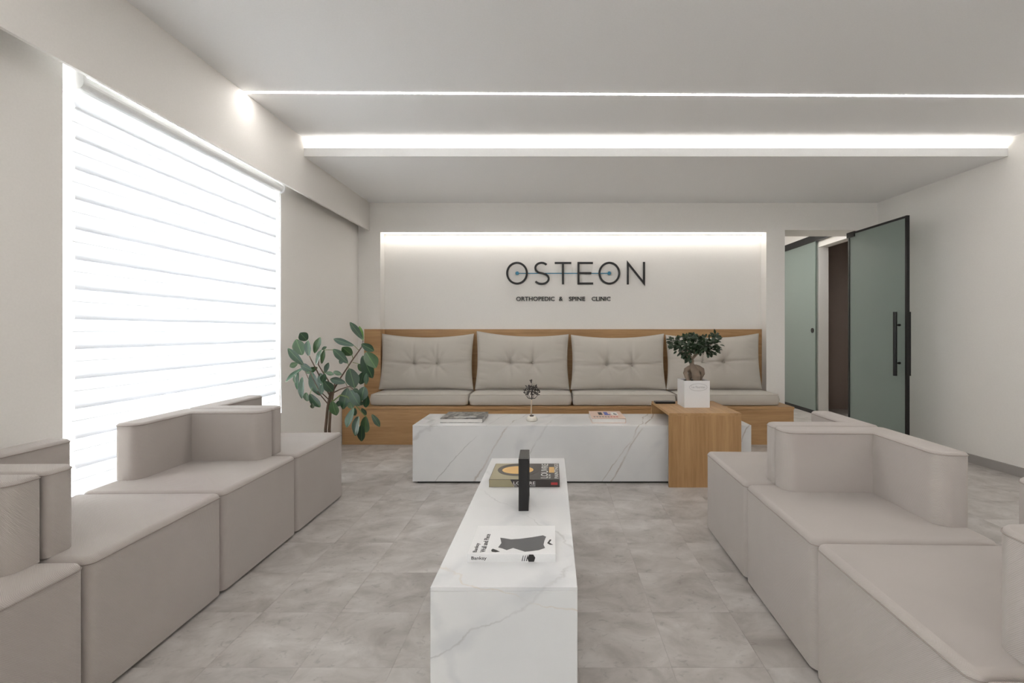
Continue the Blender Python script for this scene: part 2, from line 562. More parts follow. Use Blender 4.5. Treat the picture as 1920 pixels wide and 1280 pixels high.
def text(name, body, size, mat, parent, mtx, extrude=0.0006, bold=0.0, fit_w=None, fit_h=None):
    cu = bpy.data.curves.new(name, 'FONT')
    cu.body = body; cu.size = size; cu.extrude = extrude; cu.offset = bold
    cu.align_x = 'LEFT'; cu.resolution_u = 3
    t = bpy.data.objects.new(name + '_tmp', cu)
    COL.objects.link(t)
    dg = bpy.context.evaluated_depsgraph_get()
    me = bpy.data.meshes.new_from_object(t.evaluated_get(dg))
    bpy.data.objects.remove(t, do_unlink=True)
    xs = [v.co.x for v in me.vertices]; ys = [v.co.y for v in me.vertices]
    x0, x1, y0, y1 = min(xs), max(xs), min(ys), max(ys)
    fx = fit_w / (x1 - x0) if fit_w else 1.0
    fy = fit_h / (y1 - y0) if fit_h else fx
    for v in me.vertices:
        v.co.x = (v.co.x - x0) * fx; v.co.y = (v.co.y - y0) * fy
    me.transform(mtx)
    me.materials.clear()
    return link(name, me, mat, parent)

# ------------------------------------------------------------------ the room
YW, YN, YB = F / 174.0, F / 169.7, F / 163.0      # wall face, niche back, far side of the wall
XL = -2.09                                          # window wall
XF = -1.965                                         # pelmet face
ZU, ZL = 2.65, 2.51                                 # upper and lower ceiling
YLIP = F / 236.7
NX0, NX1 = Xp(713, YW), Xp(1437, YW)
NZ = Zp(435, YW)
DX0, DX1, DZ = Xp(1471.5, YW), Xp(1592, YW), Zp(431, YW)
def XR(y): return 3.506 - 0.079 * (y - YW)          # right wall line
YF = -2.6

flo = struct(boxes('floor', [(XL - 0.3, 4.4, YF, 9.0, -0.12, -0.004)], 'floor'))
# concrete-look square tiles, one object each
TS = 0.311
tm = bmesh.new(); add_box(tm, 0.0003, TS - 0.0003, 0.0003, TS - 0.0003, -0.004, 0.0)
bmesh.ops.recalc_face_normals(tm, faces=tm.faces)
tme = bpy.data.meshes.new('tile'); tm.to_mesh(tme); tm.free()
tme.materials.append(M['tile'])
tx0 = -1.155 - 3 * TS; ty0 = 1.638 * 0.9620 - 3 * TS
nt_ = 0
for j in range(16):
    for i in range(20):
        x = tx0 + i * TS; y = ty0 + j * TS
        if x + TS > XR(y) + 0.25: continue
        if y > YW + 0.35: continue
        t = bpy.data.objects.new('tile', tme)
        COL.objects.link(t); t.parent = flo; t.location = (x, y, 0); nt_ += 1
# remaining floor (behind the viewer, along the walls and in the hall) takes the same finish in one piece
def ring_floor():
    x1 = tx0 + 20 * TS; y1 = ty0 + 16 * TS
    o = boxes('floor_finish', [(XL - 0.3, 4.4, YF, ty0 - 0.0005, -0.004, 0), (XL - 0.3, 4.4, y1 + 0.0005, 9.0, -0.004, 0),
                               (XL - 0.3, tx0 - 0.0005, ty0, y1, -0.004, 0)], 'tile', flo)
ring_floor()
bm = bmesh.new()
add_box(bm, XL - 0.3, 4.4, YF, YLIP + 0.40, ZU, ZU + 0.15)
add_box(bm, XL - 0.3, 4.4, YLIP + 0.40, YLIP + 0.45, ZL + 0.02, ZU + 0.15)
add_box(bm, XL - 0.3, 4.4, YLIP, YB, ZL, ZL + 0.02)
add_box(bm, XL - 0.3, 4.4, YLIP, YLIP + 0.018, ZL + 0.02, ZL + 0.065)
struct(finish(bm, 'ceiling', 'ceil'))

WY0, WY1 = F * 2.09 / (PX - 118), F * 2.09 / (PX - 524)
WZ0, WZ1 = 0.06, 2.30
VY0, VY1 = -2.45, -1.5      # added window, unseen behind the viewer, for more daylight
struct(boxes('wall_left', [(XL - 0.3, XL, YF, VY0, 0, ZU), (XL - 0.3, XL, VY1, WY0, 0, ZU), (XL - 0.3, XL, WY1, YB, 0, ZU),
                           (XL - 0.3, XL, VY0, VY1, 0, WZ0), (XL - 0.3, XL, VY0, VY1, WZ1, ZU),
                           (XL - 0.3, XL, WY0, WY1, 0, WZ0), (XL - 0.3, XL, WY0, WY1, WZ1, ZU)], 'wall'))
struct(boxes('wall_back', [(XL, NX0, YW, YB, 0, ZL), (NX0, NX1, YW, YB, NZ, ZL), (NX0, NX1, YN, YB, 0, NZ),
                           (NX1, DX0, YW, YB, 0, ZL), (DX0, 3.75, YW, YB, DZ, ZL), (3.50, 3.75, YW, YB, 0, DZ)], 'wall'))
bm = bmesh.new()
prism(bm, [(XR(YF), YF), (XR(YW + 0.01), YW + 0.01), (XR(YW) + 0.6, YW + 0.01), (XR(YF) + 0.6, YF)], 0, ZU)
struct(finish(bm, 'wall_right', 'wall'))
struct(boxes('wall_front', [(XL - 0.3, 4.4, YF - 0.2, YF, 0, ZU)], 'wall'))
bm = bmesh.new()
prism(bm, [(XR(YF) - 0.012, YF), (XR(YW) - 0.012, YW), (XR(YW), YW), (XR(YF), YF)], 0, 0.075)
struct(finish(bm, 'baseboard_right', 'base'))
# pelmet board in front of the blind, running up to the column
struct(boxes('trim_1', [(XF - 0.018, XF, YF, YW, 2.208, ZU)], 'wall'), 'white pelmet board along the window wall')

# hall behind the doorway
HX = 3.62
struct(boxes('wall_hall_right', [(HX, HX + 0.135, YB, 5.74, 0, 2.62), (HX, HX + 0.135, 6.41, 9.0, 0, 2.62),
                                 (HX, HX + 0.135, 5.74, 6.41, 2.27, 2.62)], 'wall'))
struct(boxes('wall_hall_left', [(1.5, 1.65, YB, 9.0, 0, 2.62)], 'wall'))
struct(boxes('wall_hall_end', [(1.5, 5.6, 9.0, 9.15, 0, 2.62)], 'wall'))
struct(boxes('ceiling_hall', [(1.5, 5.6, YB, 9.15, 2.62, 2.75)], 'ceil'))
struct(boxes('wall_side_room', [(HX + 0.135, 5.5, 6.885, 7.0, 0, 2.62), (5.3, 5.5, YB, 6.885, 0, 2.62), (HX + 0.135, 5.5, YB, YB + 0.1, 0, 2.62)], 'brownwall'))
struct(boxes('floor_side_room', [(4.4, 5.6, YB, 9.0, -0.12, 0)], 'brownwall'))
struct(boxes('trim_2', [(HX + 0.135, 5.3, 6.872, 6.885, 2.24, 2.62), (HX + 0.135, 5.3, 6.872, 6.885, 0.0, 0.012)], 'brownwall'), 'panel joints on the brown wall in the side room')

# ------------------------------------------------------------------ room lights, plus unseen ones added for brightness
def led_line(y0, y1, label):
    bm = bmesh.new()
    xa, xb = XF, XR((y0 + y1) / 2) + 0.02
    w = 0.009
    v = [bm.verts.new(p) for p in ((xa, y0 - w, ZU - 0.0015), (xb, y1 - w, ZU - 0.0015), (xb, y1 + w, ZU - 0.0015), (xa, y0 + w, ZU - 0.0015),
                                   (xa, y0 - w, ZU), (xb, y1 - w, ZU), (xb, y1 + w, ZU), (xa, y0 + w, ZU))]
    for f in ((0, 3, 2, 1), (4, 5, 6, 7), (0, 1, 5, 4), (1, 2, 6, 5), (2, 3, 7, 6), (3, 0, 4, 7)):
        bm.faces.new([v[i] for i in f])
    o = finish(bm, 'led_line', 'led')
    tag(o, label, 'ceiling light', 'recessed led lines across the ceiling')
led_line(F / 293.6, F / 288.0, 'thin white recessed light line running across the upper ceiling')
led_line(1.1, 1.13, 'added unseen light line across the ceiling above the viewer, brightening the room')  # unseen line, added for more light from overhead
led_line(-0.85, -0.83, 'added unseen light line across the rear ceiling, brightening the room')  # also added out of view to lift the room's brightness
o = boxes('cove_light', [(XF + 0.02, XR(YLIP) - 0.02, YLIP + 0.06, YLIP + 0.085, ZL + 0.021, ZL + 0.03)], 'cove')
tag(o, 'hidden light strip glowing above the lip of the dropped ceiling', 'cove light')
o = boxes('niche_light', [(NX0 + 0.01, NX1 - 0.01, YW + 0.03, YW + 0.075, NZ - 0.006, NZ)], 'niche')
tag(o, 'light strip along the top of the recessed sign niche', 'niche light')
o = boxes('hall_fill_panel', [(2.1, 2.7, 6.3, 7.3, 2.595, 2.6195)], 'hall')  # out-of-view panel, added to light the hall
tag(o, 'added unseen light panel brightening the hall behind the doorway', 'ceiling light')

# ------------------------------------------------------------------ window and blind
def window(nm, y0, y1, label):
    a, c = XL - 0.28, XL - 0.22
    wn = struct(boxes(nm, [(a, c, y0, y0 + 0.05, WZ0, WZ1), (a, c, y1 - 0.05, y1, WZ0, WZ1),
                           (a, c, y0 + 0.05, y1 - 0.05, WZ0, WZ0 + 0.05), (a, c, y0 + 0.05, y1 - 0.05, WZ1 - 0.05, WZ1)], 'white'), label)
    boxes('glass_pane', [(a + 0.025, a + 0.035, y0 + 0.05, y1 - 0.05, WZ0 + 0.05, WZ1 - 0.05)], 'glass', wn)
window('window_1', WY0, WY1, 'white framed window behind the blind')
window('fill_window', VY0, VY1, 'added unseen window behind the viewer, brightening the room')  # added out of view to let in more daylight

BX = -2.105
BY0, BY1 = F * (-BX) / (PX - 131) , F * (-BX) / (PX - 516)
bl = thing('zebra_blind', 'white layered fabric blind covering the tall bright window', 'blind', (BX, (BY0 + BY1) / 2, 2.2))
def rel(o, par):      # keep a world-space mesh under an unrotated parent
    o.location = Vector(o.location) - Vector(par.location)
    return o
bm = bmesh.new()
RC = (-2.075, 2.215)
prof = [(0.034 * math.cos(a), 0.034 * math.sin(a)) for a in [2 * math.pi * k / 20 for k in range(20)]]
r0 = [bm.verts.new((RC[0] + a, BY0 + 0.01, RC[1] + b)) for a, b in prof]
r1 = [bm.verts.new((RC[0] + a, BY1 - 0.0, RC[1] + b)) for a, b in prof]
for k in range(20):
    bm.faces.new((r0[k], r0[(k + 1) % 20], r1[(k + 1) % 20], r1[k]))
bm.faces.new(r0); bm.faces.new(r1)
rel(finish(bm, 'roller', 'white', bl, smooth=False), bl)
for yy, nm in ((BY0 - 0.012, 'end_cap'), (BY1, 'end_cap')):
    bm = bmesh.new()
    poly = round_poly([(-0.042, -0.04), (0.042, -0.04), (0.042, 0.045), (-0.042, 0.045)], [0.03, 0.03, 0.006, 0.006])
    bm2 = [bm.verts.new((RC[0] + a, yy, RC[1] + b)) for a, b in poly]
    bm3 = [bm.verts.new((RC[0] + a, yy + 0.014, RC[1] + b)) for a, b in poly]
    bm.faces.new(bm2); bm.faces.new(bm3)
    for k in range(len(poly)):
        j = (k + 1) % len(poly)
        bm.faces.new((bm2[k], bm2[j], bm3[j], bm3[k]))
    rel(finish(bm, nm, 'white', bl), bl)
# translucent vanes: flat voile bands with a bulged, darker-bottomed vane between them
def strip(name, prof, mat):
    bm = bmesh.new()
    ny = 2
    rows = []
    for k in range(ny + 1):
        y = BY0 + 0.008 + (BY1 - BY0 - 0.016) * k / ny
        rows.append([bm.verts.new((BX + a, y, b)) for a, b in prof])
    for a, b in zip(rows, rows[1:]):
        for k in range(len(prof) - 1):
            bm.faces.new((a[k], a[k + 1], b[k + 1], b[k]))
    o = finish(bm, name, mat, bl, smooth=True, recalc=False)
    return rel(o, bl)
z = 1.253 + 0.1318 * 7
while z > 0.12:
    zt, zb = z, z - 0.073
    top = min(zt, 2.19)
    # vane: starts flat, swells out and tucks back under
    pr = [(0.0, top + 0.004), (0.002, top - 0.015), (0.006, zb + 0.035), (0.011, zb + 0.016), (0.014, zb + 0.004), (0.012, zb - 0.004), (0.004, zb - 0.006), (0.0, zb - 0.002)]
    if zb < 2.17:
        strip('vane', pr, 'vane')
    if zb < 2.17:
        # added strips darken each vane's shaded fold and draw its thin top line
        strip('shade_strip', [(0.003, zb + 0.034), (0.008, zb + 0.010), (0.008, zb - 0.002)], 'vane_shade')
        strip('shade_strip', [(0.0085, zb + 0.012), (0.0105, zb + 0.004), (0.009, zb - 0.003)], 'vane_shade')
        strip('shade_strip', [(-0.002, top + 0.004), (-0.002, top - 0.003)], 'vane_shade')
    pv = [(0.0, zb - 0.0005), (0.003, zb - 0.02), (0.003, zb - 0.045), (0.0, zb - 0.0585)]
    if zb < 2.17:
        strip('voile_band', pv, 'voile')
    z -= 0.1318
strip('voile_band', [(0.03, 2.205), (0.022, 2.195), (0.004, 2.183), (0.001, 2.178)], 'voile')
rel(boxes('bottom_bar', [(BX - 0.008, BX + 0.012, BY0 + 0.008, BY1 - 0.008, 0.075, 0.1)], 'white', bl), bl)
bm = bmesh.new()
tube(bm, [(-2.07, BY1 + 0.012, 2.17), (-2.073, BY1 + 0.014, 1.0), (-2.075, BY1 + 0.03, 0.5)], 0.0035, 6)
rel(finish(bm, 'control_cord', 'white', bl), bl)

# ------------------------------------------------------------------ frosted doors
dy0, dy1 = YW - 0.02, F / 207.0
dxa, dxb = 3.206, 3.235
dtop = 2.175
dr = thing('door_1', 'open frosted green glass door with black frame', 'door', (dxa, (dy0 + dy1) / 2, 0))
dr['kind'] = 'structure'; del dr['category']
def dbox(name, y0, y1, z0, z1, mat, t=0.008):
    return rel(boxes(name, [(dxa - t, dxa + t + 0.0, y0, y1, z0, z1)], mat, dr), dr)
dbox('glass_panel', dy1 + 0.012, dy0 - 0.012, 0.03, dtop - 0.012, 'frost', 0.005)
dbox('frame_rail', dy1, dy0, dtop - 0.02, dtop, 'black', 0.012)
dbox('frame_rail', dy1, dy0, 0.01, 0.035, 'black', 0.012)
dbox('frame_stile', dy1 - 0.004, dy1 + 0.016, 0.01, dtop, 'black', 0.014)
dbox('frame_stile', dy0 - 0.02, dy0, 0.01, dtop, 'black', 0.012)
rel(boxes('pivot_bracket', [(dxa - 0.016, dxa + 0.016, dy0 - 0.10, dy0 + 0.018, dtop - 0.05, dtop + 0.006)], 'black', dr), dr)
for sgn in (-1, 1):
    hy = dy1 + 0.085
    bm = bmesh.new()
    hx = dxa + (0.080 if sgn > 0 else -0.052)
    tube(bm, [(hx, hy, 0.715), (hx, hy, 1.305)], 0.016, 14)
    h = rel(finish(bm, 'pull_handle', 'black', dr, smooth=False), dr)
    for hz in (0.832, 1.183):
        bm = bmesh.new()
        tube(bm, [(hx, hy, hz), (dxa + sgn * 0.02, hy, hz), (dxa + sgn * 0.02, hy, hz), (dxa + sgn * 0.005, hy, hz)], [0.007, 0.007, 0.011, 0.011], 10)
        q = finish(bm, 'standoff', 'black', h)
        q.location = Vector((0, 0, 0))
dr.rotation_euler = (0, 0, math.radians(2.5))
# sliding glass leaf in the hall
sd = thing('door_2', 'sliding frosted glass leaf hanging from a black track in the hall', 'door', (HX - 0.03, 6.9, 0))
sd['kind'] = 'structure'; del sd['category']
rel(boxes('glass_panel', [(HX - 0.045, HX - 0.033, 6.41, 7.6, 0.05, 2.35)], 'frost', sd), sd)
rel(boxes('track', [(HX - 0.06, HX, 5.8, 8.2, 2.35, 2.44)], 'black', sd), sd)
rel(boxes('floor_guide', [(HX - 0.05, HX, 6.4, 8.2, 0.0, 0.05)], 'black', sd), sd)
bm = bmesh.new()
tube(bm, [(HX - 0.052, 6.475, 1.14), (HX - 0.044, 6.475, 1.14)], 0.034, 16)
rel(finish(bm, 'finger_pull', 'black', sd), sd)

# ------------------------------------------------------------------ oak bench
BFY = F / 189.0
bx0, bx1 = XL + 0.005, Xp(1489.5, BFY)
SEATZ = 0.375
be = thing('built_in_bench', 'long oak bench built into the niche below the sign', 'bench', ((bx0 + bx1) / 2, BFY, 0))
rel(boxes('front_panel', [(bx0, bx1 - 0.004, BFY + 0.006, BFY + 0.026, 0.0, SEATZ - 0.026)], 'oakx', be), be)
rel(boxes('seat_board', [(bx0, bx1, BFY, YW - 0.001, SEATZ - 0.024, SEATZ), (NX0 + 0.002, NX1 - 0.002, YW - 0.001, YN - 0.001, SEATZ - 0.024, SEATZ)], 'oakx', be), be)
rel(boxes('side_panel', [(bx1 - 0.024, bx1 - 0.004, BFY + 0.026, YW - 0.001, 0, SEATZ - 0.026)], 'oakx', be), be)
PT = Zp(617, YN)
tp = struct(boxes('trim_3', [(NX0 + 0.002, NX1 - 0.002, YN - 0.022, YN - 0.001, SEATZ + 0.001, PT)], 'oakx'), 'oak panelling behind the bench pillows')
boxes('side_panel', [(Xp(683, YW - .02), NX0 + 0.001, YW - 0.022, YW - 0.001, SEATZ + 0.001, PT), (NX0 + 0.001, NX0 + 0.012, YW - 0.022, YN - 0.022, SEATZ + 0.001, PT)], 'oakx', tp)

# seat cushions
CF = F / 186.5
cxs = [NX0 + 0.008, Xp(878, CF), Xp(1073, CF), Xp(1269, CF), Xp(1464, CF)]
names_c = ['beige canvas seat cushion at the left end of the bench beside the rubber plant', 'beige canvas seat cushion second from the left on the oak bench',
           'beige canvas seat cushion third from the left on the oak bench', 'beige canvas seat cushion at the right end of the bench by the doorway']
def puff_box(w, d, h, seed, nx=40, ny=18):
    """rounded, slightly crowned cushion; origin at base centre"""
    bm = bmesh.new()
    rr = random.Random(seed)
    ph = [rr.uniform(0, 6.28) for _ in range(6)]
    r = 0.03
    prof = []            # cross-section rings from the bottom outwards
    for k in range(5):
        a = math.pi / 2 * k / 4
        prof.append((r * (1 - math.sin(a)), r * (1 - math.cos(a))))
    rings = []
    def ring(ins, z):
        poly = round_poly([(-w / 2 + ins, -d / 2 + ins), (w / 2 - ins, -d / 2 + ins), (w / 2 - ins, d / 2 - ins), (-w / 2 + ins, d / 2 - ins)], [0.03] * 4, 4)
        return [bm.verts.new((x, y, z)) for x, y in poly]
    for ins, z in prof:
        rings.append(ring(ins, z))
    rings.append(ring(-0.006, h * 0.5))
    for ins, z in reversed(prof):
        rings.append(ring(ins, h - z))
    rings.append(ring(0.08, h + 0.006)); rings.append(ring(0.16, h + 0.010))
    for a, b in zip(rings, rings[1:]):
        n = len(a)
        for k in range(n):
            bm.faces.new((a[k], a[(k + 1) % n], b[(k + 1) % n], b[k]))
    bm.faces.new(list(reversed(rings[0]))); bm.faces.new(rings[-1])
    return bm
for i in range(4):
    w = cxs[i + 1] - cxs[i] - 0.015
    d0, d1 = CF, YN - 0.024
    cx = (cxs[i] + cxs[i + 1]) / 2
    t = thing('seat_cushion', names_c[i], 'cushion', (cx, (d0 + d1) / 2, SEATZ + 0.001), 0, 'seat cushions on the oak bench')
    finish(puff_box(w, d1 - d0, 0.118, i), 'cushion_body', 'cush', t, smooth=True)
    bm = bmesh.new()
    for zz in (0.1085, 0.012):
        pl = round_poly([(-w / 2 + .006, -(d1 - d0) / 2 + .006), (w / 2 - .006, -(d1 - d0) / 2 + .006), (w / 2 - .006, (d1 - d0) / 2 - .006), (-w / 2 + .006, (d1 - d0) / 2 - .006)], [0.03] * 4, 4)
        tube(bm, [(x, y, zz) for x, y in pl], 0.004, 6, closed=True)
    finish(bm, 'piping', 'cseam', t, smooth=True)

# back pillows
def pillow(w, h, t, tufts, tl, tr, seed):
    rr = random.Random(seed)
    ph = [rr.uniform(0, 6.28) for _ in range(12)]
    nu, nv = 92, 64
    bm = bmesh.new()
    def surf(u, v, side):
        e = max(0.0, (1 - abs(u) ** 3.2)) ** 0.55 * max(0.0, (1 - abs(v) ** 2.6)) ** 0.55
        d = t * e
        corner = (u * v) ** 2
        x = w / 2 * u * (1 - 0.035 * (1 - v * v) ** 1.0 + 0.012 * (1 if v < 0 else 0) * corner)
        zt = (tl * (1 - u) / 2 + tr * (1 + u) / 2)
        zz = h / 2 * v
        if v > 0:
            zz += v * v * (zt - 0.042 * (1 - u * u))
        if side > 0:
            for (tu, tv) in tufts:
                du = (u - tu) * w / 2; dv = (v - tv) * h / 2
                r2 = du * du + dv * dv
                r = math.sqrt(r2)
                d -= 0.070 * math.exp(-r / 0.045)
                an = math.atan2(dv, du)
                d -= 0.009 * max(0, math.sin(an * 7 + ph[0] + tu * 5)) * math.exp(-((r - 0.09) / 0.07) ** 2)
                if dv > 0:
                    d -= 0.022 * math.exp(-(du / 0.010) ** 2 - 0) * math.exp(-dv / 0.16)
                else:
                    d -= 0.005 * math.exp(-(du / 0.014) ** 2) * math.exp(dv / 0.1)
            # cross crease through the tufts
            tv = tufts[0][1]
            dv = (v - tv - 0.03 * math.sin(u * 3 + ph[1])) * h / 2
            amp = 0.028 if tufts[0][0] < u < tufts[1][0] else 0.020
            d -= amp * math.exp(-(dv / 0.010) ** 2) * e
            dv2 = (v - tv - 0.10 * abs(u)) * h / 2
            d -= 0.012 * math.exp(-(dv2 / 0.010) ** 2) * max(0, abs(u) - 0.45) * 1.8
            # gathers along the top seam and low soft folds
            d -= 0.010 * max(0, math.sin(u * 23 + ph[2])) * max(0, v - 0.55) * 1.6 * e
            d -= 0.004 * math.sin(u * 9 + v * 5 + ph[3]) * max(0, -v) * e
            d += 0.004 * math.sin(u * 4 + ph[4]) * math.sin(v * 6 + ph[5]) * e
            # side gathers
            d -= 0.008 * max(0, math.sin(v * 26 + u * 6 + ph[6])) * max(0, abs(u) - 0.7) * 3 * e
        else:
            d *= 0.75
        return Vector((x, -side * max(d, 0.0), zz))
    def grid(side):
        g = []
        for j in range(nv + 1):
            row = []
            for i in range(nu + 1):
                u = -1 + 2 * i / nu; v = -1 + 2 * j / nv
                row.append(surf(math.sin(u * math.pi / 2) * 0.35 + u * 0.65, math.sin(v * math.pi / 2) * 0.35 + v * 0.65, side))
            g.append(row)
        return g
    ga, gb = grid(1), grid(-1)
    va = [[bm.verts.new(p) for p in row] for row in ga]
    vb = [[None] * (nu + 1) for _ in range(nv + 1)]
    for j in range(nv + 1):
        for i in range(nu + 1):
            edge = i in (0, nu) or j in (0, nv)
            vb[j][i] = va[j][i] if edge else bm.verts.new(gb[j][i])
    for j in range(nv):
        for i in range(nu):
            bm.faces.new((va[j][i], va[j][i + 1], va[j + 1][i + 1], va[j + 1][i]))
            bm.faces.new((vb[j][i], vb[j + 1][i], vb[j + 1][i + 1], vb[j][i + 1]))
    rim = [va[0][i].co.copy() for i in range(nu + 1)] + [va[j][nu].co.copy() for j in range(1, nv + 1)] + \
          [va[nv][i].co.copy() for i in range(nu - 1, -1, -1)] + [va[j][0].co.copy() for j in range(nv - 1, 0, -1)]
    return bm, rim
pl_px = [(714, 887, 627, 730.5, (778, 683), (822, 683), 0.00, 0.0, 'beige tufted back pillow at the left end of the oak bench'),
         (893, 1066, 625, 727.5, (957, 679), (1000, 679), 0.035, 0.0, 'beige tufted back pillow below the first letters of the sign'),
         (1071, 1246, 626, 727.5, (1135, 683), (1184, 684.5), 0.0, 0.012, 'beige tufted back pillow third from the left on the bench'),
         (1249.5, 1425, 626, 727.5, (1314.5, 677), (1354.7, 678), 0.0, 0.015, 'beige tufted back pillow behind the small bonsai tree')]
for i, (x0, x1, yt, yb, ta, tb, tl, tr, lab) in enumerate(pl_px):
    yc = YN - 0.145
    w = (x1 - x0) * yc / F; h = (yb - yt) * yc / F
    cx = Xp((x0 + x1) / 2, yc); cz = Zp((yt + yb) / 2, yc)
    tf = [((q[0] - (x0 + x1) / 2) / ((x1 - x0) / 2), ((yt + yb) / 2 - q[1]) / ((yb - yt) / 2)) for q in (ta, tb)]
    bm, rim = pillow(w, h, 0.105, tf, tl, tr, 20 + i)
    base_z = SEATZ + 0.1285
    t = thing('back_pillow', lab, 'pillow', (cx, yc, base_z), 0, 'tufted back pillows on the oak bench')
    o = finish(bm, 'pillow_body', 'cush', t, (0, 0, h / 2 + 0.004), smooth=True)
    o.rotation_euler = (math.radians(-7), 0, 0)
    bm = bmesh.new(); tube(bm, rim, 0.004, 5, closed=True)
    o = finish(bm, 'piping', 'cseam', t, (0, 0, h / 2 + 0.004), smooth=True)
    o.rotation_euler = (math.radians(-7), 0, 0)
    for (tu, tv) in tf:
        bm = bmesh.new(); lathe(bm, [(0.004, -0.004), (0.009, 0.0), (0.006, 0.004)], 12)
        bm.transform(Matrix.Rotation(math.pi / 2, 4, 'X'))
        q = finish(bm, 'tuft_button', 'cseam', t, smooth=True)
        mt = Matrix.Rotation(math.radians(-7), 4, 'X')
        pz = mt @ Vector((tu * w / 2 * 0.97, -0.055, tv * h / 2))
        q.location = pz + Vector((0, 0, h / 2 + 0.004))

# ------------------------------------------------------------------ wall sign
sg = thing('wall_sign', 'black clinic name lettering with a blue line on the niche wall', 'sign', (Xp(1080, YN), YN, Zp(560, YN)))
kx = YN / F
def sx(px): return (px - 1080) * kx
def sz(py): return (560 - py) * kx
def ribbon(name, paths, width, mat, d0=0.008, d1=0.022, closed=False, parent=None):
    bm = bmesh.new()
    hw = width / 2
    for path, cl in paths:
        p = [Vector((sx(a), sz(b))) for a, b in path]
        n = len(p)
        li, ri = [], []
        for k in range(n):
            a = p[k - 1] if (k > 0 or cl) else p[k]
            b = p[(k + 1) % n] if (k < n - 1 or cl) else p[k]
            d1_ = (p[k] - a).normalized() if (p[k] - a).length > 0 else (b - p[k]).normalized()
            d2_ = (b - p[k]).normalized() if (b - p[k]).length > 0 else d1_
            nn = Vector((-(d1_ + d2_).y, (d1_ + d2_).x)).normalized()
            m1 = Vector((-d1_.y, d1_.x))
            sc = 1 / max(0.35, nn.dot(m1))
            li.append(p[k] + nn * hw * sc); ri.append(p[k] - nn * hw * sc)
        fr = [[bm.verts.new((q.x, -d1, q.y)) for q in li], [bm.verts.new((q.x, -d1, q.y)) for q in ri],
              [bm.verts.new((q.x, -d0, q.y)) for q in li], [bm.verts.new((q.x, -d0, q.y)) for q in ri]]
        for k in range(n if cl else n - 1):
            j = (k + 1) % n
            for A, B in ((0, 1), (1, 3), (3, 2), (2, 0)):
                bm.faces.new((fr[A][k], fr[A][j], fr[B][j], fr[B][k]))
        if not cl:
            for k in (0, n - 1):
                bm.faces.new((fr[0][k], fr[1][k], fr[3][k], fr[2][k]))
    return finish(bm, name, mat, parent or sg)
def arc(cx, cy, rx, ry, a0, a1, n=28):
    return [(cx + rx * math.cos(math.radians(a0 + (a1 - a0) * k / n)), cy + ry * math.sin(math.radians(a0 + (a1 - a0) * k / n))) for k in range(n + (0 if abs(a1 - a0) == 360 else 1))]
LW = 3.7 * kx
ribbon('letter_o', [(arc(969.6, 512.4, 18.4, 19.4, 0, 360, 48), True)], LW, 'letter')
ribbon('letter_s', [(arc(1015.5, 502.6, 11.6, 9.6, -38, -180, 16) + arc(1015.5, 502.6, 11.6, 9.6, -195, -250, 8) + [(1016.5, 512.6)] + arc(1016, 522.6, 12.8, 9.6, -62, 90, 18) + arc(1015.5, 522.6, 13.2, 9.6, 100, 148, 8), False)], LW, 'letter')
ribbon('letter_t', [([(1040, 493.3), (1071, 493.3)], False), ([(1055.5, 495.0), (1055.5, 533.2)], False)], LW, 'letter')
ribbon('letter_e', [([(1111.5, 493.3), (1084.5, 493.3), (1084.5, 531.6), (1111.8, 531.6)], False), ([(1086, 512.4), (1108.5, 512.4)], False)], LW, 'letter')
ribbon('letter_o', [(arc(1142.2, 512.4, 18.4, 19.4, 0, 360, 48), True)], LW, 'letter')
ribbon('letter_n', [([(1176.8, 533.4), (1176.8, 493.5), (1207.0, 531.2), (1207.0, 491.3)], False)], LW, 'letter')
ribbon('blue_line', [([(970, 512.4), (1142, 512.4)], False)], 1.7 * kx, 'blue', 0.004, 0.0079)
for cxp in (970, 1142):
    bm = bmesh.new()
    tube(bm, [(sx(cxp), -0.004, sz(512.4)), (sx(cxp), -0.024, sz(512.4))], 3.3 * kx, 20)
    finish(bm, 'blue_dot', 'blue', sg)
for wd, a, b in (('ORTHOPEDIC', 968, 1040), ('&', 1048, 1055.3), ('SPINE', 1066.5, 1097), ('CLINIC', 1109.3, 1144.5)):
    mt = Matrix.Translation((sx(a), -0.010, sz(564.2))) @ Matrix.Rotation(math.pi / 2, 4, 'X')
    text('lettering', wd, 0.05, 'letter', sg, mt, extrude=0.004, bold=0.0006, fit_w=(b - a) * kx, fit_h=8.0 * kx)

# ------------------------------------------------------------------ marble tables
def marble_table(name, label, x0, x1, y0, y1, h, mat):
    t = thing(name, label, 'table', ((x0 + x1) / 2, (y0 + y1) / 2, 0))
    e = 0.0
    th = 0.012
    zb = 0.014
    def pb(nm, *b):
        bm = bmesh.new(); add_box(bm, *b)
        bmesh.ops.bevel(bm, geom=list(bm.edges), offset=0.0012, segments=1, affect='EDGES')
        o = finish(bm, nm, mat, t)
        return rel(o, t)
    pb('top_slab', x0, x1, y0, y1, h - th, h)
    pb('front_slab', x0, x1, y0, y0 + th, zb, h - th)
    pb('back_slab', x0, x1, y1 - th, y1, zb, h - th)
    pb('side_slab', x0, x0 + th, y0 + th, y1 - th, zb, h - th)
    pb('side_slab', x1 - th, x1, y0 + th, y1 - th, zb, h - th)
    rel(boxes('plinth', [(x0 + 0.03, x1 - 0.03, y0 + 0.02, y1 - 0.02, 0, zb)], 'dark', t), t)
    return t
HT = 0.43
yb0, yb1 = F / 253.6, F / 222.5
marble_table('marble_table', 'long low marble block table standing in front of the oak bench', Xp(773.5, yb0), Xp(1408.7, yb0), yb0, yb1, HT, 'marble1')
yf0, yf1 = F / 692.8, F / 343.0
marble_table('marble_table', 'narrow marble block table between the two rows of seats, pointing at the viewer', -0.3295, 0.069, yf0, yf1, HT, 'marble2')

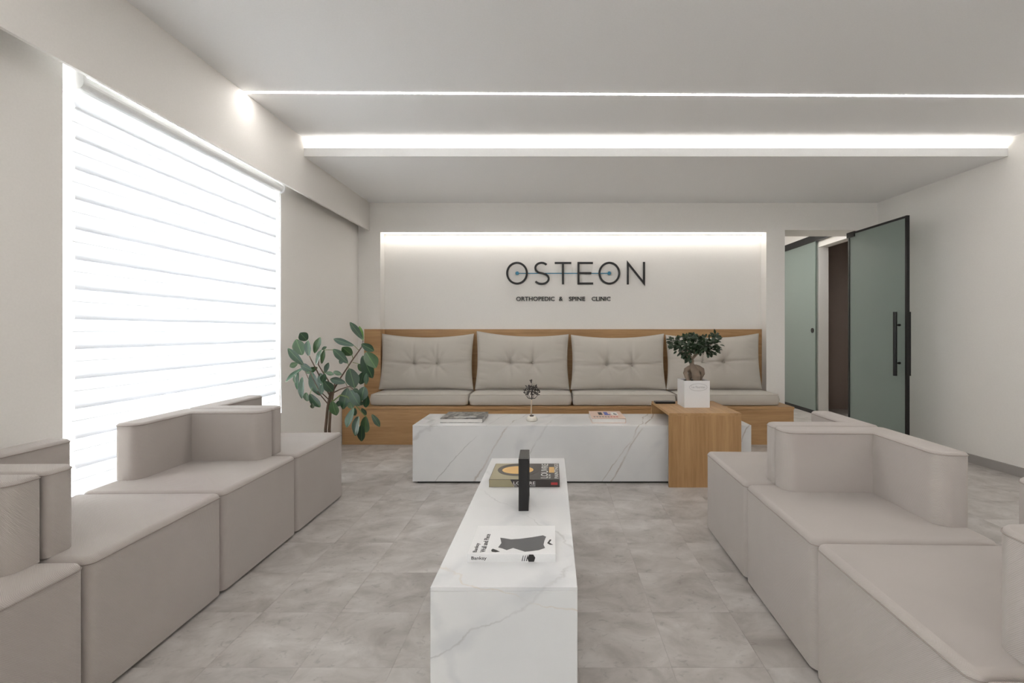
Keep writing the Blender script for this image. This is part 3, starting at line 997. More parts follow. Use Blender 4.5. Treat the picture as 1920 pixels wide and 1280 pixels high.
# oak bridge table straddling the long marble block
wy0, wy1 = F / 260.5, F / 221.5
wx0, wx1, wz = 0.842, 1.363, 0.535
wt = thing('oak_bridge_table', 'oak side table straddling the right end of the long marble table', 'table', ((wx0 + wx1) / 2, (wy0 + wy1) / 2, 0))
rel(box('top_board', wx0, wx1, wy0, wy1, wz - 0.02, wz, 'oaky', None, 0.0008), wt).parent = wt
rel(box('leg_panel', wx0, wx1, wy0 + 0.0005, wy0 + 0.02, 0, wz - 0.0203, 'oakz', None, 0.0008), wt).parent = wt
rel(box('leg_panel', wx0, wx1, wy1 - 0.006, wy1 + 0.012, 0, wz - 0.0203, 'oakz', None, 0.0008), wt).parent = wt

# ------------------------------------------------------------------ seat modules
SD, SZ, BT, BH = 0.60, 0.44, 0.11, 0.26
def seat_module(label, origin, rot, sgn, cross_far, gap, Lm, group):
    """origin: front-near corner on the floor; sgn: +1 depth grows to +x, -1 to -x"""
    t = thing('seat_module', label, 'seat', (origin[0], origin[1], 0), rot, group)
    g = 0.004
    def uv(p): return (sgn * p[0], p[1] if cross_far else Lm - p[1])
    # seat block
    pts = [uv(p) for p in [(0, g), (SD, g), (SD, Lm - g), (0, Lm - g)]]
    poly = round_poly(pts, [0.026] * 4, 8)
    bm = bmesh.new(); prism(bm, poly, 0.014, SZ)
    bmesh.ops.recalc_face_normals(bm, faces=bm.faces)
    top = [e for e in bm.edges if all(v.co.z > SZ - 1e-5 for v in e.verts)]
    bmesh.ops.bevel(bm, geom=top, offset=0.02, segments=4, affect='EDGES', profile=0.5)
    sharp_base(bm, 0.014)
    o = finish(bm, 'seat_block', 'sofa', t, smooth=True); shade(o)
    bm = bmesh.new()
    tube(bm, [(x, y, SZ - 0.019) for x, y in inset(poly, -0.0008)], 0.0022, 5, closed=True)
    finish(bm, 'seam', 'seam', t, smooth=True)
    bm = bmesh.new(); prism(bm, [uv(p) for p in [(0.03, 0.03), (SD - 0.03, 0.03), (SD - 0.03, Lm - 0.03), (0.03, Lm - 0.03)]], 0, 0.014)
    finish(bm, 'foot_plinth', 'dark', t)
    # L-shaped back bolster
    c0 = 0.125
    pts = [(c0, Lm - g), (SD, Lm - g), (SD, gap), (SD - BT, gap), (SD - BT, Lm - BT), (c0, Lm - BT)]
    rad = [0.017, 0.03, 0.02, 0.05, 0.0, 0.05]
    poly = round_poly([uv(p) for p in pts], rad, 14)
    bm = bmesh.new(); prism(bm, poly, SZ + 0.0005, SZ + BH)
    bmesh.ops.recalc_face_normals(bm, faces=bm.faces)
    top = [e for e in bm.edges if all(v.co.z > SZ + BH - 1e-5 for v in e.verts)]
    bmesh.ops.bevel(bm, geom=top, offset=0.012, segments=3, affect='EDGES', profile=0.5)
    sharp_base(bm, SZ + 0.0005)
    o = finish(bm, 'backrest', 'sofa', t, smooth=True); shade(o)
    bm = bmesh.new()
    tube(bm, [(x, y, SZ + BH - 0.011) for x, y in inset(poly, -0.0006)], 0.002, 5, closed=True)
    finish(bm, 'backrest_seam', 'seam', t, smooth=True)
    return t
def sharp_base(bm, z):
    for e in bm.edges:
        if all(abs(v.co.z - z) < 1e-5 for v in e.verts): e.smooth = False
def inset(poly, d):
    # shift each vertex along the local normal (outwards for negative d), orientation independent
    A = sum(poly[i - 1][0] * poly[i][1] - poly[i][0] * poly[i - 1][1] for i in range(len(poly)))
    s = 1 if A > 0 else -1
    out = []
    n = len(poly)
    for i in range(n):
        a = Vector(poly[i - 1]); b = Vector(poly[(i + 1) % n])
        t = (b - a).normalized()
        nn = Vector((-t.y, t.x)) * s
        q = Vector(poly[i]) + nn * d
        out.append((q.x, q.y))
    return out
def shade(o):
    # broad panels stay flat, the rounded corners and edges shade smoothly
    for p in o.data.polygons: p.use_smooth = p.area < 0.012 and len(p.vertices) == 4

# left row by the window: (near y, far y)
lr = math.atan2(0.034, 1.65)
def lx(y): return -1.389 - 0.0206 * (y - 1.5)
lseams = [0.81, 1.409, 2.007, 2.607, 3.218]
lab_l = ['taupe seat module in the near left corner of the picture, row by the window', 'taupe seat module second from the viewer in the row by the window',
         'taupe seat module third from the viewer in the row by the blind', 'taupe seat module at the far end of the window row beside the rubber plant']
for i in range(4):
    y0, y1 = lseams[i], lseams[i + 1]
    gp = [0.13, 0.12, 0.165, 0.06][i]
    seat_module(lab_l[i], (lx(y0), y0), lr, -1, i % 2 == 0, gp, y1 - y0, 'taupe seat modules in the window row')
def rx_(y): return 0.884 - 0.026 * (2.706 - y)
rseams = [0.35, 0.9365, 1.536, 2.117, 2.706]
rr_ = -math.atan2(0.026, 1.0)
lab_r = ['taupe seat module cut off at the bottom right corner of the picture', 'taupe seat module second from the viewer in the row by the right wall',
         'taupe seat module third from the viewer in the right row', 'taupe seat module at the far end of the right row by the oak table']
for i in range(4):
    y0, y1 = rseams[i], rseams[i + 1]
    gp = [0.13, 0.14, 0.12, 0.165][i]
    seat_module(lab_r[i], (rx_(y0), y0), rr_, 1, i % 2 == 0, gp, y1 - y0, 'taupe seat modules in the right row')

# ------------------------------------------------------------------ books and small things on the tables
def mtx_top(x, y, z, rot=0.0):
    return Matrix.Translation((x, y, z)) @ Matrix.Rotation(rot, 4, 'Z')
def flat_poly(name, pts, z, mat, parent, th=0.0004):
    bm = bmesh.new(); prism(bm, pts, z, z + th)
    return finish(bm, name, mat, parent)
def front_poly(name, pts, y, mat, parent, th=0.0004):
    bm = bmesh.new()
    a = [bm.verts.new((p[0], y, p[1])) for p in pts]; b = [bm.verts.new((p[0], y - th, p[1])) for p in pts]
    bm.faces.new(a); bm.faces.new(b)
    n = len(pts)
    for k in range(n): bm.faces.new((a[k], a[(k + 1) % n], b[(k + 1) % n], b[k]))
    return finish(bm, name, mat, parent)
def book(name, label, x0, x1, y0, d, z, th, cover, spine_mat, spine='front', rot=0.0):
    """local frame: x 0..w, y 0..d, z 0..th; origin on the table at the front-left corner"""
    w = x1 - x0
    t = thing(name, label, 'book', (x0, y0, z), rot)
    c = 0.003
    def lb(nm, a, mat):
        bm = bmesh.new(); add_box(bm, *a); return finish(bm, nm, mat, t)
    lb('cover', (0, w, 0, d, th - c, th), cover)
    lb('back_cover', (0, w, 0, d, 0, c), cover)
    if spine == 'front':
        lb('spine', (0, w, 0, c, c, th - c), spine_mat)
        lb('pages', (0.004, w - 0.004, c, d - 0.004, c, th - c), 'page')
    elif spine == 'right':
        lb('spine', (w - c, w, 0, d, c, th - c), spine_mat)
        lb('pages', (0.003, w - c, 0.003, d - 0.003, c, th - c), 'page')
    else:
        lb('spine', (0, w, d - c, d, c, th - c), spine_mat)
        lb('pages', (0.004, w - 0.004, 0.004, d - c, c, th - c), 'page')
    return t

# white art book near the viewer
yk = F / 626.0
bk = book('art_book', 'white softcover art book with grey artwork, nearest the viewer on the narrow marble table', Xp(876, yk), Xp(1041.5, yk), yk, 0.208, HT, 0.0245, 'bookw', 'bookw')
bw = 0.2645; th = 0.0245
text('title', 'Banksy', 0.02, 'ink', bk, Matrix.Translation((0.0125, -0.0002, 0.0052)) @ Matrix.Rotation(math.pi / 2, 4, 'X'), 0.0002, 0.0002, fit_w=0.0455, fit_h=0.0125)
for body, xx, ln in (('Banksy', 0.030, 0.062), ('Wall and Piece', 0.052, 0.128)):
    text('title', body, 0.02, 'ink', bk, Matrix.Translation((xx, 0.012, th + 0.0003)) @ Matrix.Rotation(math.pi / 2, 4, 'Z'), 0.0002, 0.0002, fit_w=ln, fit_h=0.016)
# plain abstract brush shape instead of the printed artwork
def bz(px, py):      # pixel on the cover plane to local book coordinates
    y = F * (H - HT - th) / (py - PY)
    return (Xp(px, y) - Xp(876, yk), y - yk)
blob = [(934, 1026), (940, 1018), (938, 1008), (946, 1009), (958, 1011), (975, 1010), (998, 1007), (1018, 1003.5), (1024, 1006), (1021, 1013), (1019, 1021), (1022, 1027), (1010, 1031), (995, 1033), (984, 1034), (975, 1031), (962, 1027), (950, 1031), (942, 1028)]
flat_poly('print_shape', [bz(*p) for p in blob], th + 0.0001, 'greyink', bk)
flat_poly('print_shape', [bz(*p) for p in [(921, 1031), (924, 1028.5), (931, 1031), (937, 1034), (929, 1035), (922, 1034)]], th + 0.0001, 'ink', bk)
flat_poly('print_shape', [bz(*p) for p in [(1026, 1018), (1031, 1011), (1034, 1012), (1030, 1017), (1037, 1021), (1031, 1021)]], th + 0.0001, 'ink', bk)
front_poly('print_shape', [(0.186, th - 0.001), (0.180, 0.013), (0.184, 0.002), (0.200, 0.002), (0.204, 0.014), (0.198, th - 0.001)], -0.0001, 'ink', bk)
for k in range(3):
    a = 0.163 + 0.0065 * k
    front_poly('print_shape', [(a, 0.004), (a + 0.004, 0.02), (a + 0.006, 0.021), (a + 0.0025, 0.004)], -0.0001, 'ink', bk)

# museum book
yl = F / 421.7
lw = Xp(1049.5, yl) - Xp(917, yl)
lk = book('museum_book', 'thick dark museum book with a golden oval on its cover, behind the black frame', Xp(917, yl), Xp(1049.5, yl), yl, 0.255, HT, 0.034, 'brown', 'brown')
th = 0.034
flat_poly('print_ground', [(0.002, 0.002), (lw * 0.42, 0.002), (lw * 0.40, 0.10), (lw * 0.42, 0.253), (0.002, 0.253)], th + 0.0001, 'olive', lk)
def oval(cx, cy, rx, ry, n=36): return [(cx + rx * math.cos(2 * math.pi * k / n), cy + ry * math.sin(2 * math.pi * k / n)) for k in range(n)]
flat_poly('print_oval', oval(lw * 0.385, 0.15, lw * 0.315, 0.10), th + 0.0006, 'brown', lk)
flat_poly('print_oval', oval(lw * 0.375, 0.142, lw * 0.235, 0.062), th + 0.0011, 'gold', lk)
flat_poly('print_square', [(lw * 0.845, 0.10), (lw * 0.925, 0.10), (lw * 0.925, 0.19), (lw * 0.845, 0.19)], th + 0.0006, 'gold', lk)
text('title', 'LOUVRE', 0.05, 'whiteink', lk, Matrix.Translation((lw * 0.83, 0.014, th + 0.0020)) @ Matrix.Rotation(math.pi / 2, 4, 'Z'), 0.0002, 0.0003, fit_w=0.225, fit_h=0.032)
text('subtitle', 'ALL THE', 0.02, 'whiteink', lk, Matrix.Translation((lw * 0.87, 0.014, th + 0.0008)) @ Matrix.Rotation(math.pi / 2, 4, 'Z'), 0.0002, 0.0002, fit_w=0.06, fit_h=0.009)
text('subtitle', 'PAINTINGS', 0.05, 'whiteink', lk, Matrix.Translation((lw * 0.985, 0.014, th + 0.0008)) @ Matrix.Rotation(math.pi / 2, 4, 'Z'), 0.0002, 0.0002, fit_w=0.23, fit_h=0.018)
front_poly('print_ground', [(0.001, 0.001), (lw * 0.36, 0.001), (lw * 0.30, th - 0.001), (0.001, th - 0.001)], -0.0001, 'olive', lk)
text('title', 'LOUVRE', 0.03, 'whiteink', lk, Matrix.Translation((lw * 0.345, -0.0006, 0.0115)) @ Matrix.Rotation(math.pi / 2, 4, 'X'), 0.0002, 0.0002, fit_w=lw * 0.31, fit_h=0.0135)
text('subtitle', 'ALL THE PAINTINGS', 0.02, 'whiteink', lk, Matrix.Translation((lw * 0.345, -0.0006, 0.004)) @ Matrix.Rotation(math.pi / 2, 4, 'X'), 0.0002, 0.0001, fit_w=lw * 0.31, fit_h=0.0045)
front_poly('print_label', [(lw * 0.875, 0.010), (lw * 0.97, 0.010), (lw * 0.97, 0.021), (lw * 0.875, 0.021)], -0.0001, 'red', lk)

# black frame standing on edge
ya = F / 487.0
fr = thing('picture_frame', 'black box picture frame standing edge-on in the middle of the narrow table', 'frame', (Xp(981.6, ya), ya, HT), math.radians(1.2))
fw, fd, fh = 0.0385, 0.145, 0.201
def fb(nm, a, mat='blackmat'):
    bm = bmesh.new(); add_box(bm, *a); bmesh.ops.bevel(bm, geom=list(bm.edges), offset=0.001, segments=1, affect='EDGES')
    return finish(bm, nm, mat, fr)
fb('frame_bar', (-fw / 2, fw / 2, 0, 0.014, 0, fh)); fb('frame_bar', (-fw / 2, fw / 2, fd - 0.014, fd, 0, fh))
fb('frame_bar', (-fw / 2, fw / 2, 0.014, fd - 0.014, fh - 0.014, fh)); fb('frame_bar', (-fw / 2, fw / 2, 0.014, fd - 0.014, 0, 0.014))
fb('back_board', (-fw / 2 + 0.003, -fw / 2 + 0.008, 0.014, fd - 0.014, 0.014, fh - 0.014))
fb('picture', (fw / 2 - 0.010, fw / 2 - 0.006, 0.014, fd - 0.014, 0.014, fh - 0.014), 'white')

# photo book on the long table
y1b = F / 247.0
m_photo, n_, b_ = nt('grey_photo_print')
tc_ = N(n_, 'ShaderNodeTexCoord'); no_ = N(n_, 'ShaderNodeTexNoise'); no_.inputs['Scale'].default_value = 28; no_.inputs['Detail'].default_value = 6
mp_ = N(n_, 'ShaderNodeMapping'); mp_.inputs['Scale'].default_value = (1.0, 0.5, 1.0)
L(n_, tc_.outputs['Object'], mp_.inputs['Vector']); L(n_, mp_.outputs['Vector'], no_.inputs['Vector'])
cr_ = N(n_, 'ShaderNodeValToRGB'); cr_.color_ramp.elements[0].position = 0.38; cr_.color_ramp.elements[0].color = (0.03, 0.03, 0.03, 1)
cr_.color_ramp.elements[1].position = 0.66; cr_.color_ramp.elements[1].color = (0.40, 0.39, 0.36, 1)
L(n_, no_.outputs['Fac'], cr_.inputs[0]); L(n_, cr_.outputs[0], b_.inputs['Base Color']); b_.inputs['Roughness'].default_value = 0.3
M['photo'] = m_photo
pw = Xp(905, y1b) - Xp(825, y1b)
pk = book('photo_book', 'grey photo-covered hardback with white page edges on the left of the long marble table', Xp(825, y1b), Xp(905, y1b), y1b, 0.31, HT, 0.032, 'photo', 'photo', 'right')
flat_poly('title_band', [(pw * 0.28, 0.055), (pw * 0.80, 0.055), (pw * 0.80, 0.085), (pw * 0.28, 0.085)], 0.0321, 'whiteink', pk)
flat_poly('dark_band', [(pw * 0.60, 0.004), (pw * 0.995, 0.004), (pw * 0.995, 0.13), (pw * 0.82, 0.13), (pw * 0.82, 0.05), (pw * 0.60, 0.05)], 0.0321, 'greyink', pk)

# pink book
y2b = F / 247.8
kw = Xp(1173.5, y2b) - Xp(1110, y2b)
kk = book('pink_book', 'pale pink hardback with small blue and black pictures on the long marble table', Xp(1110, y2b), Xp(1173.5, y2b), y2b, 0.33, HT, 0.036, 'pink', 'pink', 'right')
flat_poly('print_patch', [(kw * 0.26, 0.15), (kw * 0.38, 0.15), (kw * 0.38, 0.27), (kw * 0.26, 0.27)], 0.0361, 'ink', kk)
flat_poly('print_patch', [(kw * 0.44, 0.14), (kw * 0.62, 0.14), (kw * 0.62, 0.18), (kw * 0.56, 0.18), (kw * 0.56, 0.28), (kw * 0.44, 0.28)], 0.0361, 'bluep', kk)
flat_poly('print_patch', [(kw * 0.66, 0.14), (kw * 0.86, 0.14), (kw * 0.86, 0.27), (kw * 0.66, 0.27)], 0.0361, 'whiteink', kk)
flat_poly('print_patch', [(kw * 0.72, 0.17), (kw * 0.80, 0.15), (kw * 0.83, 0.18), (kw * 0.74, 0.23)], 0.0366, 'ink', kk)
for k in range(9):
    a = kw * (0.07 + 0.085 * k)
    flat_poly('print_mark', [(a, 0.05), (a + kw * 0.055, 0.05), (a + kw * 0.055, 0.085), (a, 0.085)], 0.0361, 'red' if k > 5 else 'greyink', kk)

# little metal tree
ys = F / 241.6
sxp = Xp(997, ys)
st = thing('tree_sculpture', 'small dark metal tree sculpture on a white stone base', 'sculpture', (sxp, ys, HT))
bm = bmesh.new(); lathe(bm, [(0.036, 0), (0.043, 0.006), (0.040, 0.022), (0.030, 0.034), (0.022, 0.036)], 20)
for v in bm.verts: v.co.x *= 1 + 0.06 * math.sin(v.co.y * 90); v.co.y *= 1 + 0.05 * math.sin(v.co.z * 120)
finish(bm, 'stone_base', 'stone', st, smooth=True)
bm = bmesh.new(); lathe(bm, [(0.016, 0.034), (0.016, 0.044), (0.012, 0.045)], 14); finish(bm, 'collar', 'twig', st)
bm = bmesh.new(); tube(bm, [(-0.004, 0, 0.044), (-0.003, 0, 0.11), (-0.001, 0, 0.165)], [0.0062, 0.005, 0.004], 8)
finish(bm, 'stem', 'palestem', st, smooth=True)
bm = bmesh.new()
tube(bm, [(-0.001, 0, 0.165), (0.0, 0, 0.24), (0.0, 0.002, 0.285)], [0.0036, 0.0026, 0.0016], 6)
tips = []
for k in range(7):
    a = 2 * math.pi * k / 7 + 0.35
    c, s = math.cos(a), math.sin(a)
    rr0 = R.uniform(0.055, 0.07)
    p = [(0, 0, 0.172), (c * 0.03, s * 0.03, 0.176), (c * rr0 * 0.85, s * rr0 * 0.85, 0.20), (c * rr0, s * rr0, 0.235 + R.uniform(-.01, .02))]
    tube(bm, p, [0.0024, 0.0022, 0.0018, 0.0012], 5); tips.append(p)
    p2 = [(0, 0, 0.215), (c * 0.025, s * 0.025, 0.235), (c * 0.035, s * 0.035, 0.265)]
    tube(bm, p2, [0.002, 0.0016, 0.001], 5); tips.append(p2)
tips.append([(0, 0, 0.27), (0, 0, 0.285), (0, 0, 0.31)])
finish(bm, 'branches', 'twig', st, smooth=True)
def leaf_geo(bm, base, direction, normal, ln, wd):
    d = Vector(direction).normalized(); n = Vector(normal); n = (n - d * n.dot(d))
    if n.length < 1e-4: n = d.orthogonal()
    n.normalize(); s = d.cross(n)
    b = Vector(base)
    prof = [(0, 0.06), (0.2, 0.34), (0.45, 0.5), (0.7, 0.4), (0.9, 0.16), (1.0, 0.0)]
    mid = [bm.verts.new(b + d * ln * t - n * ln * 0.12 * t * t) for t, w in prof]
    le = [bm.verts.new(b + d * ln * t - n * ln * 0.12 * t * t + s * wd * w + n * wd * w * 0.25) for t, w in prof[:-1]]
    re = [bm.verts.new(b + d * ln * t - n * ln * 0.12 * t * t - s * wd * w + n * wd * w * 0.25) for t, w in prof[:-1]]
    for k in range(len(prof) - 2):
        bm.faces.new((le[k], le[k + 1], mid[k + 1], mid[k])); bm.faces.new((mid[k], mid[k + 1], re[k + 1], re[k]))
    bm.faces.new((le[-1], mid[-1], mid[-2])); bm.faces.new((mid[-2], mid[-1], re[-1]))
bm = bmesh.new()
for p in tips:
    for k in range(6):
        q = Vector(p[-1]).lerp(Vector(p[-2]), R.uniform(0, 1.0))
        leaf_geo(bm, q, (R.uniform(-1, 1), R.uniform(-1, 1), R.uniform(0.0, 1.4)), (R.uniform(-1, 1), -1, R.uniform(-.5, .5)), R.uniform(0.018, 0.028), R.uniform(0.008, 0.012))
o = finish(bm, 'metal_leaves', 'twig', st, recalc=False); o['kind'] = 'stuff'

# phone on the oak table
py_ = F / 226.5
ph = thing('phone', 'dark phone lying at the back edge of the oak side table', 'phone', (Xp(1244.5, py_), py_ - 0.03, wz))
bm = bmesh.new(); prism(bm, round_poly([(-0.082, -0.036), (0.082, -0.036), (0.082, 0.036), (-0.082, 0.036)], [0.01] * 4, 4), 0, 0.016)
finish(bm, 'phone_body', 'blackmat', ph)
bm = bmesh.new(); prism(bm, round_poly([(-0.078, -0.033), (0.078, -0.033), (0.078, 0.033), (-0.078, 0.033)], [0.008] * 4, 4), 0.016, 0.0166)
finish(bm, 'phone_screen', 'greyink', ph)

# bonsai in a white cube planter
yp = F / 243.0
pwid = 0.197
pX0 = Xp(1283, yp); PZH = 0.208
pl = thing('bonsai_planter', 'white cube planter holding a small bonsai on the oak side table', 'plant', (pX0 + pwid / 2, yp + pwid / 2, wz))
bm = bmesh.new()
h2 = pwid / 2
wl = 0.008
for a in ((-h2, h2, -h2, -h2 + wl), (-h2, h2, h2 - wl, h2), (-h2, -h2 + wl, -h2 + wl, h2 - wl), (h2 - wl, h2, -h2 + wl, h2 - wl)):
    add_box(bm, *a, 0.0, PZH)
add_box(bm, -h2 + wl, h2 - wl, -h2 + wl, h2 - wl, 0.0, 0.01)
finish(bm, 'cube_pot', 'planter', pl)
bm = bmesh.new()
bmesh.ops.create_grid(bm, x_segments=14, y_segments=14, size=h2 - wl)
for v in bm.verts: v.co.z = PZH - 0.014 + R.uniform(-0.004, 0.007)
finish(bm, 'soil', 'soil', pl)
# oval label with lettering on the front
bm = bmesh.new()
ov = [(0.010 + 0.068 * math.cos(2 * math.pi * k / 40), -h2 - 0.0004, PZH - 0.050 + 0.0275 * math.sin(2 * math.pi * k / 40)) for k in range(40)]
tube(bm, ov, 0.0011, 5, closed=True)
finish(bm, 'oval_mark', 'greytext', pl)
text('lettering', 'Les Fleuristes', 0.02, 'greytext', pl, Matrix.Translation((0.010 - 0.052, -h2 - 0.0004, PZH - 0.057)) @ Matrix.Rotation(math.pi / 2, 4, 'X'), 0.0002, 0.0001, fit_w=0.104, fit_h=0.017)
# swollen root and trunk
def cz_(px, py):     # zoom pixel (7.111x at 1210,600) to local planter coordinates
    y = yp + pwid / 2
    X = Xp(1210 + px / 7.111, y); Z = Zp(600 + py / 7.111, y)
    return (X - (pX0 + pwid / 2), Z - wz)
bm = bmesh.new()
def limb(pts, rads, dy=(0,)):
    q = []
    for k, p in enumerate(pts):
        x, z_ = cz_(*p)
        q.append((x, dy[k] if k < len(dy) else dy[-1], z_))
    tube(bm, q, [r * 0.00062 for r in rads], 12)
limb([(640, 830), (655, 790), (660, 735), (650, 690), (635, 640), (622, 600), (615, 560), (612, 530), (625, 500)], [40, 50, 56, 50, 42, 34, 34, 38, 22], (-0.025, -0.03, -0.035, -0.03, -0.015, 0))
limb([(570, 830), (545, 760), (528, 700), (545, 665), (590, 640), (620, 620)], [18, 26, 30, 34, 36, 30], (-0.03, -0.02, -0.01, 0))
limb([(735, 830), (735, 770), (755, 710), (745, 665), (700, 640), (650, 615)], [16, 24, 32, 40, 40, 30], (0.0, 0.0, -0.01, -0.01))
limb([(600, 830), (620, 760), (610, 680), (625, 620)], [22, 30, 30, 28], (0.05, 0.045, 0.03, 0.0))
limb([(625, 520), (560, 470), (480, 400)], [20, 13, 8], (0, 0.01, 0.02))
limb([(620, 515), (650, 440), (640, 340)], [22, 14, 8], (0, -0.02, -0.03))
limb([(630, 510), (720, 430), (820, 370), (900, 300)], [18, 13, 10, 6], (0, 0.01, 0.0, -0.01))
limb([(620, 515), (600, 430), (560, 330)], [16, 12, 7], (0, 0.05, 0.08))
limb([(600, 560), (540, 500), (490, 430)], [8, 7, 5], (-0.02, -0.05, -0.07))
o = finish(bm, 'trunk', 'bark', pl, smooth=True)
rm = o.modifiers.new('merge', 'REMESH'); rm.mode = 'VOXEL'; rm.voxel_size = 0.003; rm.use_smooth_shade = True
sm_ = o.modifiers.new('smooth', 'SMOOTH'); sm_.iterations = 6
bm = bmesh.new()
rb = random.Random(5)
def canopy_ok(px, py):
    return True
lobes = [(430, 300, 90, 70, 0.03), (520, 270, 100, 70, -0.04), (620, 280, 110, 80, 0.0), (700, 290, 110, 80, -0.06), (800, 300, 90, 70, 0.03), (880, 310, 80, 80, -0.02),
         (470, 380, 80, 60, -0.06), (560, 400, 90, 70, 0.05), (760, 380, 90, 60, 0.02), (870, 390, 80, 50, -0.04), (380, 340, 60, 40, 0.0), (930, 250, 50, 50, 0.0), (640, 230, 110, 40, 0.02), (540, 500, 40, 40, -0.05), (650, 350, 90, 70, -0.07), (500, 460, 40, 30, -0.06), (820, 430, 40, 30, -0.03)]
cnt = 0
for (cx, cy, rx, ry, dy) in lobes:
    n = int(rx * ry / 130) + 8
    for k in range(n):
        a = rb.uniform(0, 6.283); r = math.sqrt(rb.random())
        px, py = cx + rx * r * math.cos(a), cy + ry * r * math.sin(a)
        x, z_ = cz_(px, py)
        y = dy + rb.uniform(-0.06, 0.06)
        out = Vector(((px - 650) / 300, y * 6, (340 - py) / 220))
        d = out + Vector((rb.uniform(-.8, .8), rb.uniform(-.8, .8), rb.uniform(-.7, .5)))
        nrm = Vector((rb.uniform(-.6, .6), -0.6 + rb.uniform(-.4, .4), 0.8))
        leaf_geo(bm, (x, y, z_), d, nrm, rb.uniform(0.026, 0.040), rb.uniform(0.016, 0.023)); cnt += 1
for p in ((930, 190, -0.15, 1), (940, 215, 1, 0.05), (925, 200, -0.6, 0.3)):
    x, z_ = cz_(p[0], p[1]); leaf_geo(bm, (x, 0, z_), (p[2], -0.1, p[3]), (0, -1, 0.3), 0.045, 0.02)
o = finish(bm, 'foliage', 'bleaf', pl, smooth=True, recalc=False); o['kind'] = 'stuff'
bm = bmesh.new()
for a, b in (((900, 300), (930, 190)), ((900, 300), (945, 215))):
    p = [cz_(*a), cz_(*b)]
    tube(bm, [(q[0], 0, q[1]) for q in p], 0.0016, 5)
finish(bm, 'sprig', 'stem', pl)

# ------------------------------------------------------------------ rubber plant behind the window row
YP = F / 262.0
ppx = Xp(613, YP)
rp = thing('rubber_plant', 'tall rubber plant with broad glossy leaves in the corner between window row and bench', 'plant', (ppx, YP + 0.02, 0))
ORG = Vector((ppx, YP + 0.02, 0))
bm = bmesh.new(); lathe(bm, [(0.062, 0), (0.07, 0.01), (0.084, 0.29), (0.088, 0.30), (0.088, 0.32), (0.078, 0.32), (0.076, 0.295), (0.02, 0.29)], 28)
finish(bm, 'pot', 'clay', rp, smooth=False)
bm = bmesh.new(); lathe(bm, [(0.076, 0.285), (0.076, 0.297), (0.04, 0.303)], 24); finish(bm, 'soil', 'soil', rp)
def za(x, y, part='A'):      # zoom pixels (9.143x) to photo pixels
    return (520 + x / 9.143, (590 if part == 'A' else 700) + y / 9.143)
def pl3(x, y, part='A', dy=0.0):
    a, b = za(x, y, part)
    return P(a, b, YP + 0.02 + dy) - ORG
def stemo(pts, rads, mat, name='stem', dys=None):
    bm = bmesh.new()
    tube(bm, [pl3(p[0], p[1], p[2], (dys[k] if dys else 0.0)) for k, p in enumerate(pts)], rads, 8)
    return finish(bm, name, mat, rp, smooth=True)
def pot_pt(dx): return None
bmr = bmesh.new()
tube(bmr, [(-0.012, 0.0, 0.29), pl3(825, 965, 'B'), pl3(860, 600, 'B'), pl3(900, 400, 'B'), pl3(930, 250, 'B')], [0.011, 0.010, 0.0095, 0.009, 0.007], 10)
finish(bmr, 'trunk', 'stem', rp, smooth=True)
bmr = bmesh.new()
tube(bmr, [(0.02, 0.0, 0.29), pl3(890, 965, 'B'), pl3(905, 700, 'B'), pl3(935, 450, 'B'), pl3(960, 300, 'B'), pl3(985, 170, 'B')], [0.011, 0.010, 0.0095, 0.009, 0.008, 0.006], 10)
finish(bmr, 'trunk', 'stem', rp, smooth=True)
S = 'stem'
stemo([(975, 1270, 'A'), (1090, 1070, 'A'), (1290, 770, 'A'), (1440, 560, 'A'), (1470, 440, 'A')], [.006, .0052, .0048, .004, .003], S, 'branch')
stemo([(940, 1330, 'A'), (870, 1120, 'A'), (760, 950, 'A'), (700, 850, 'A'), (740, 620, 'A')], [.006, .005, .0045, .004, .002], S, 'branch')
stemo([(900, 1380, 'A'), (780, 1180, 'A'), (680, 960, 'A'), (590, 790, 'A'), (545, 700, 'A')], [.006, .005, .0045, .004, .003], S, 'branch')
stemo([(960, 330, 'B'), (1080, 270, 'B'), (1240, 220, 'B'), (1300, 270, 'B')], [.005, .0045, .004, .003], S, 'branch', [0, -.04, -.08, -.1])
stemo([(960, 470, 'B'), (1080, 370, 'B'), (1200, 400, 'B'), (1340, 540, 'B'), (1480, 700, 'B'), (1530, 745, 'B')], [.005, .0045, .004, .0035, .003, .003], 'gstem', 'branch', [0, -.03, -.06, -.08, -.1, -.1])
stemo([(875, 440, 'B'), (780, 350, 'B'), (700, 260, 'B'), (600, 60, 'B'), (560, -40, 'B')], [.004, .0035, .003, .003, .003], S, 'branch', [0, -.03, -.05, -.06, -.06])
stemo([(875, 530, 'B'), (750, 380, 'B'), (560, 150, 'B'), (440, -120, 'B')], [.004, .0035, .003, .002], S, 'branch', [0, .03, .05, .05])
stemo([(1040, 1150, 'A'), (1090, 1070, 'A')], [.004, .004], S, 'branch')
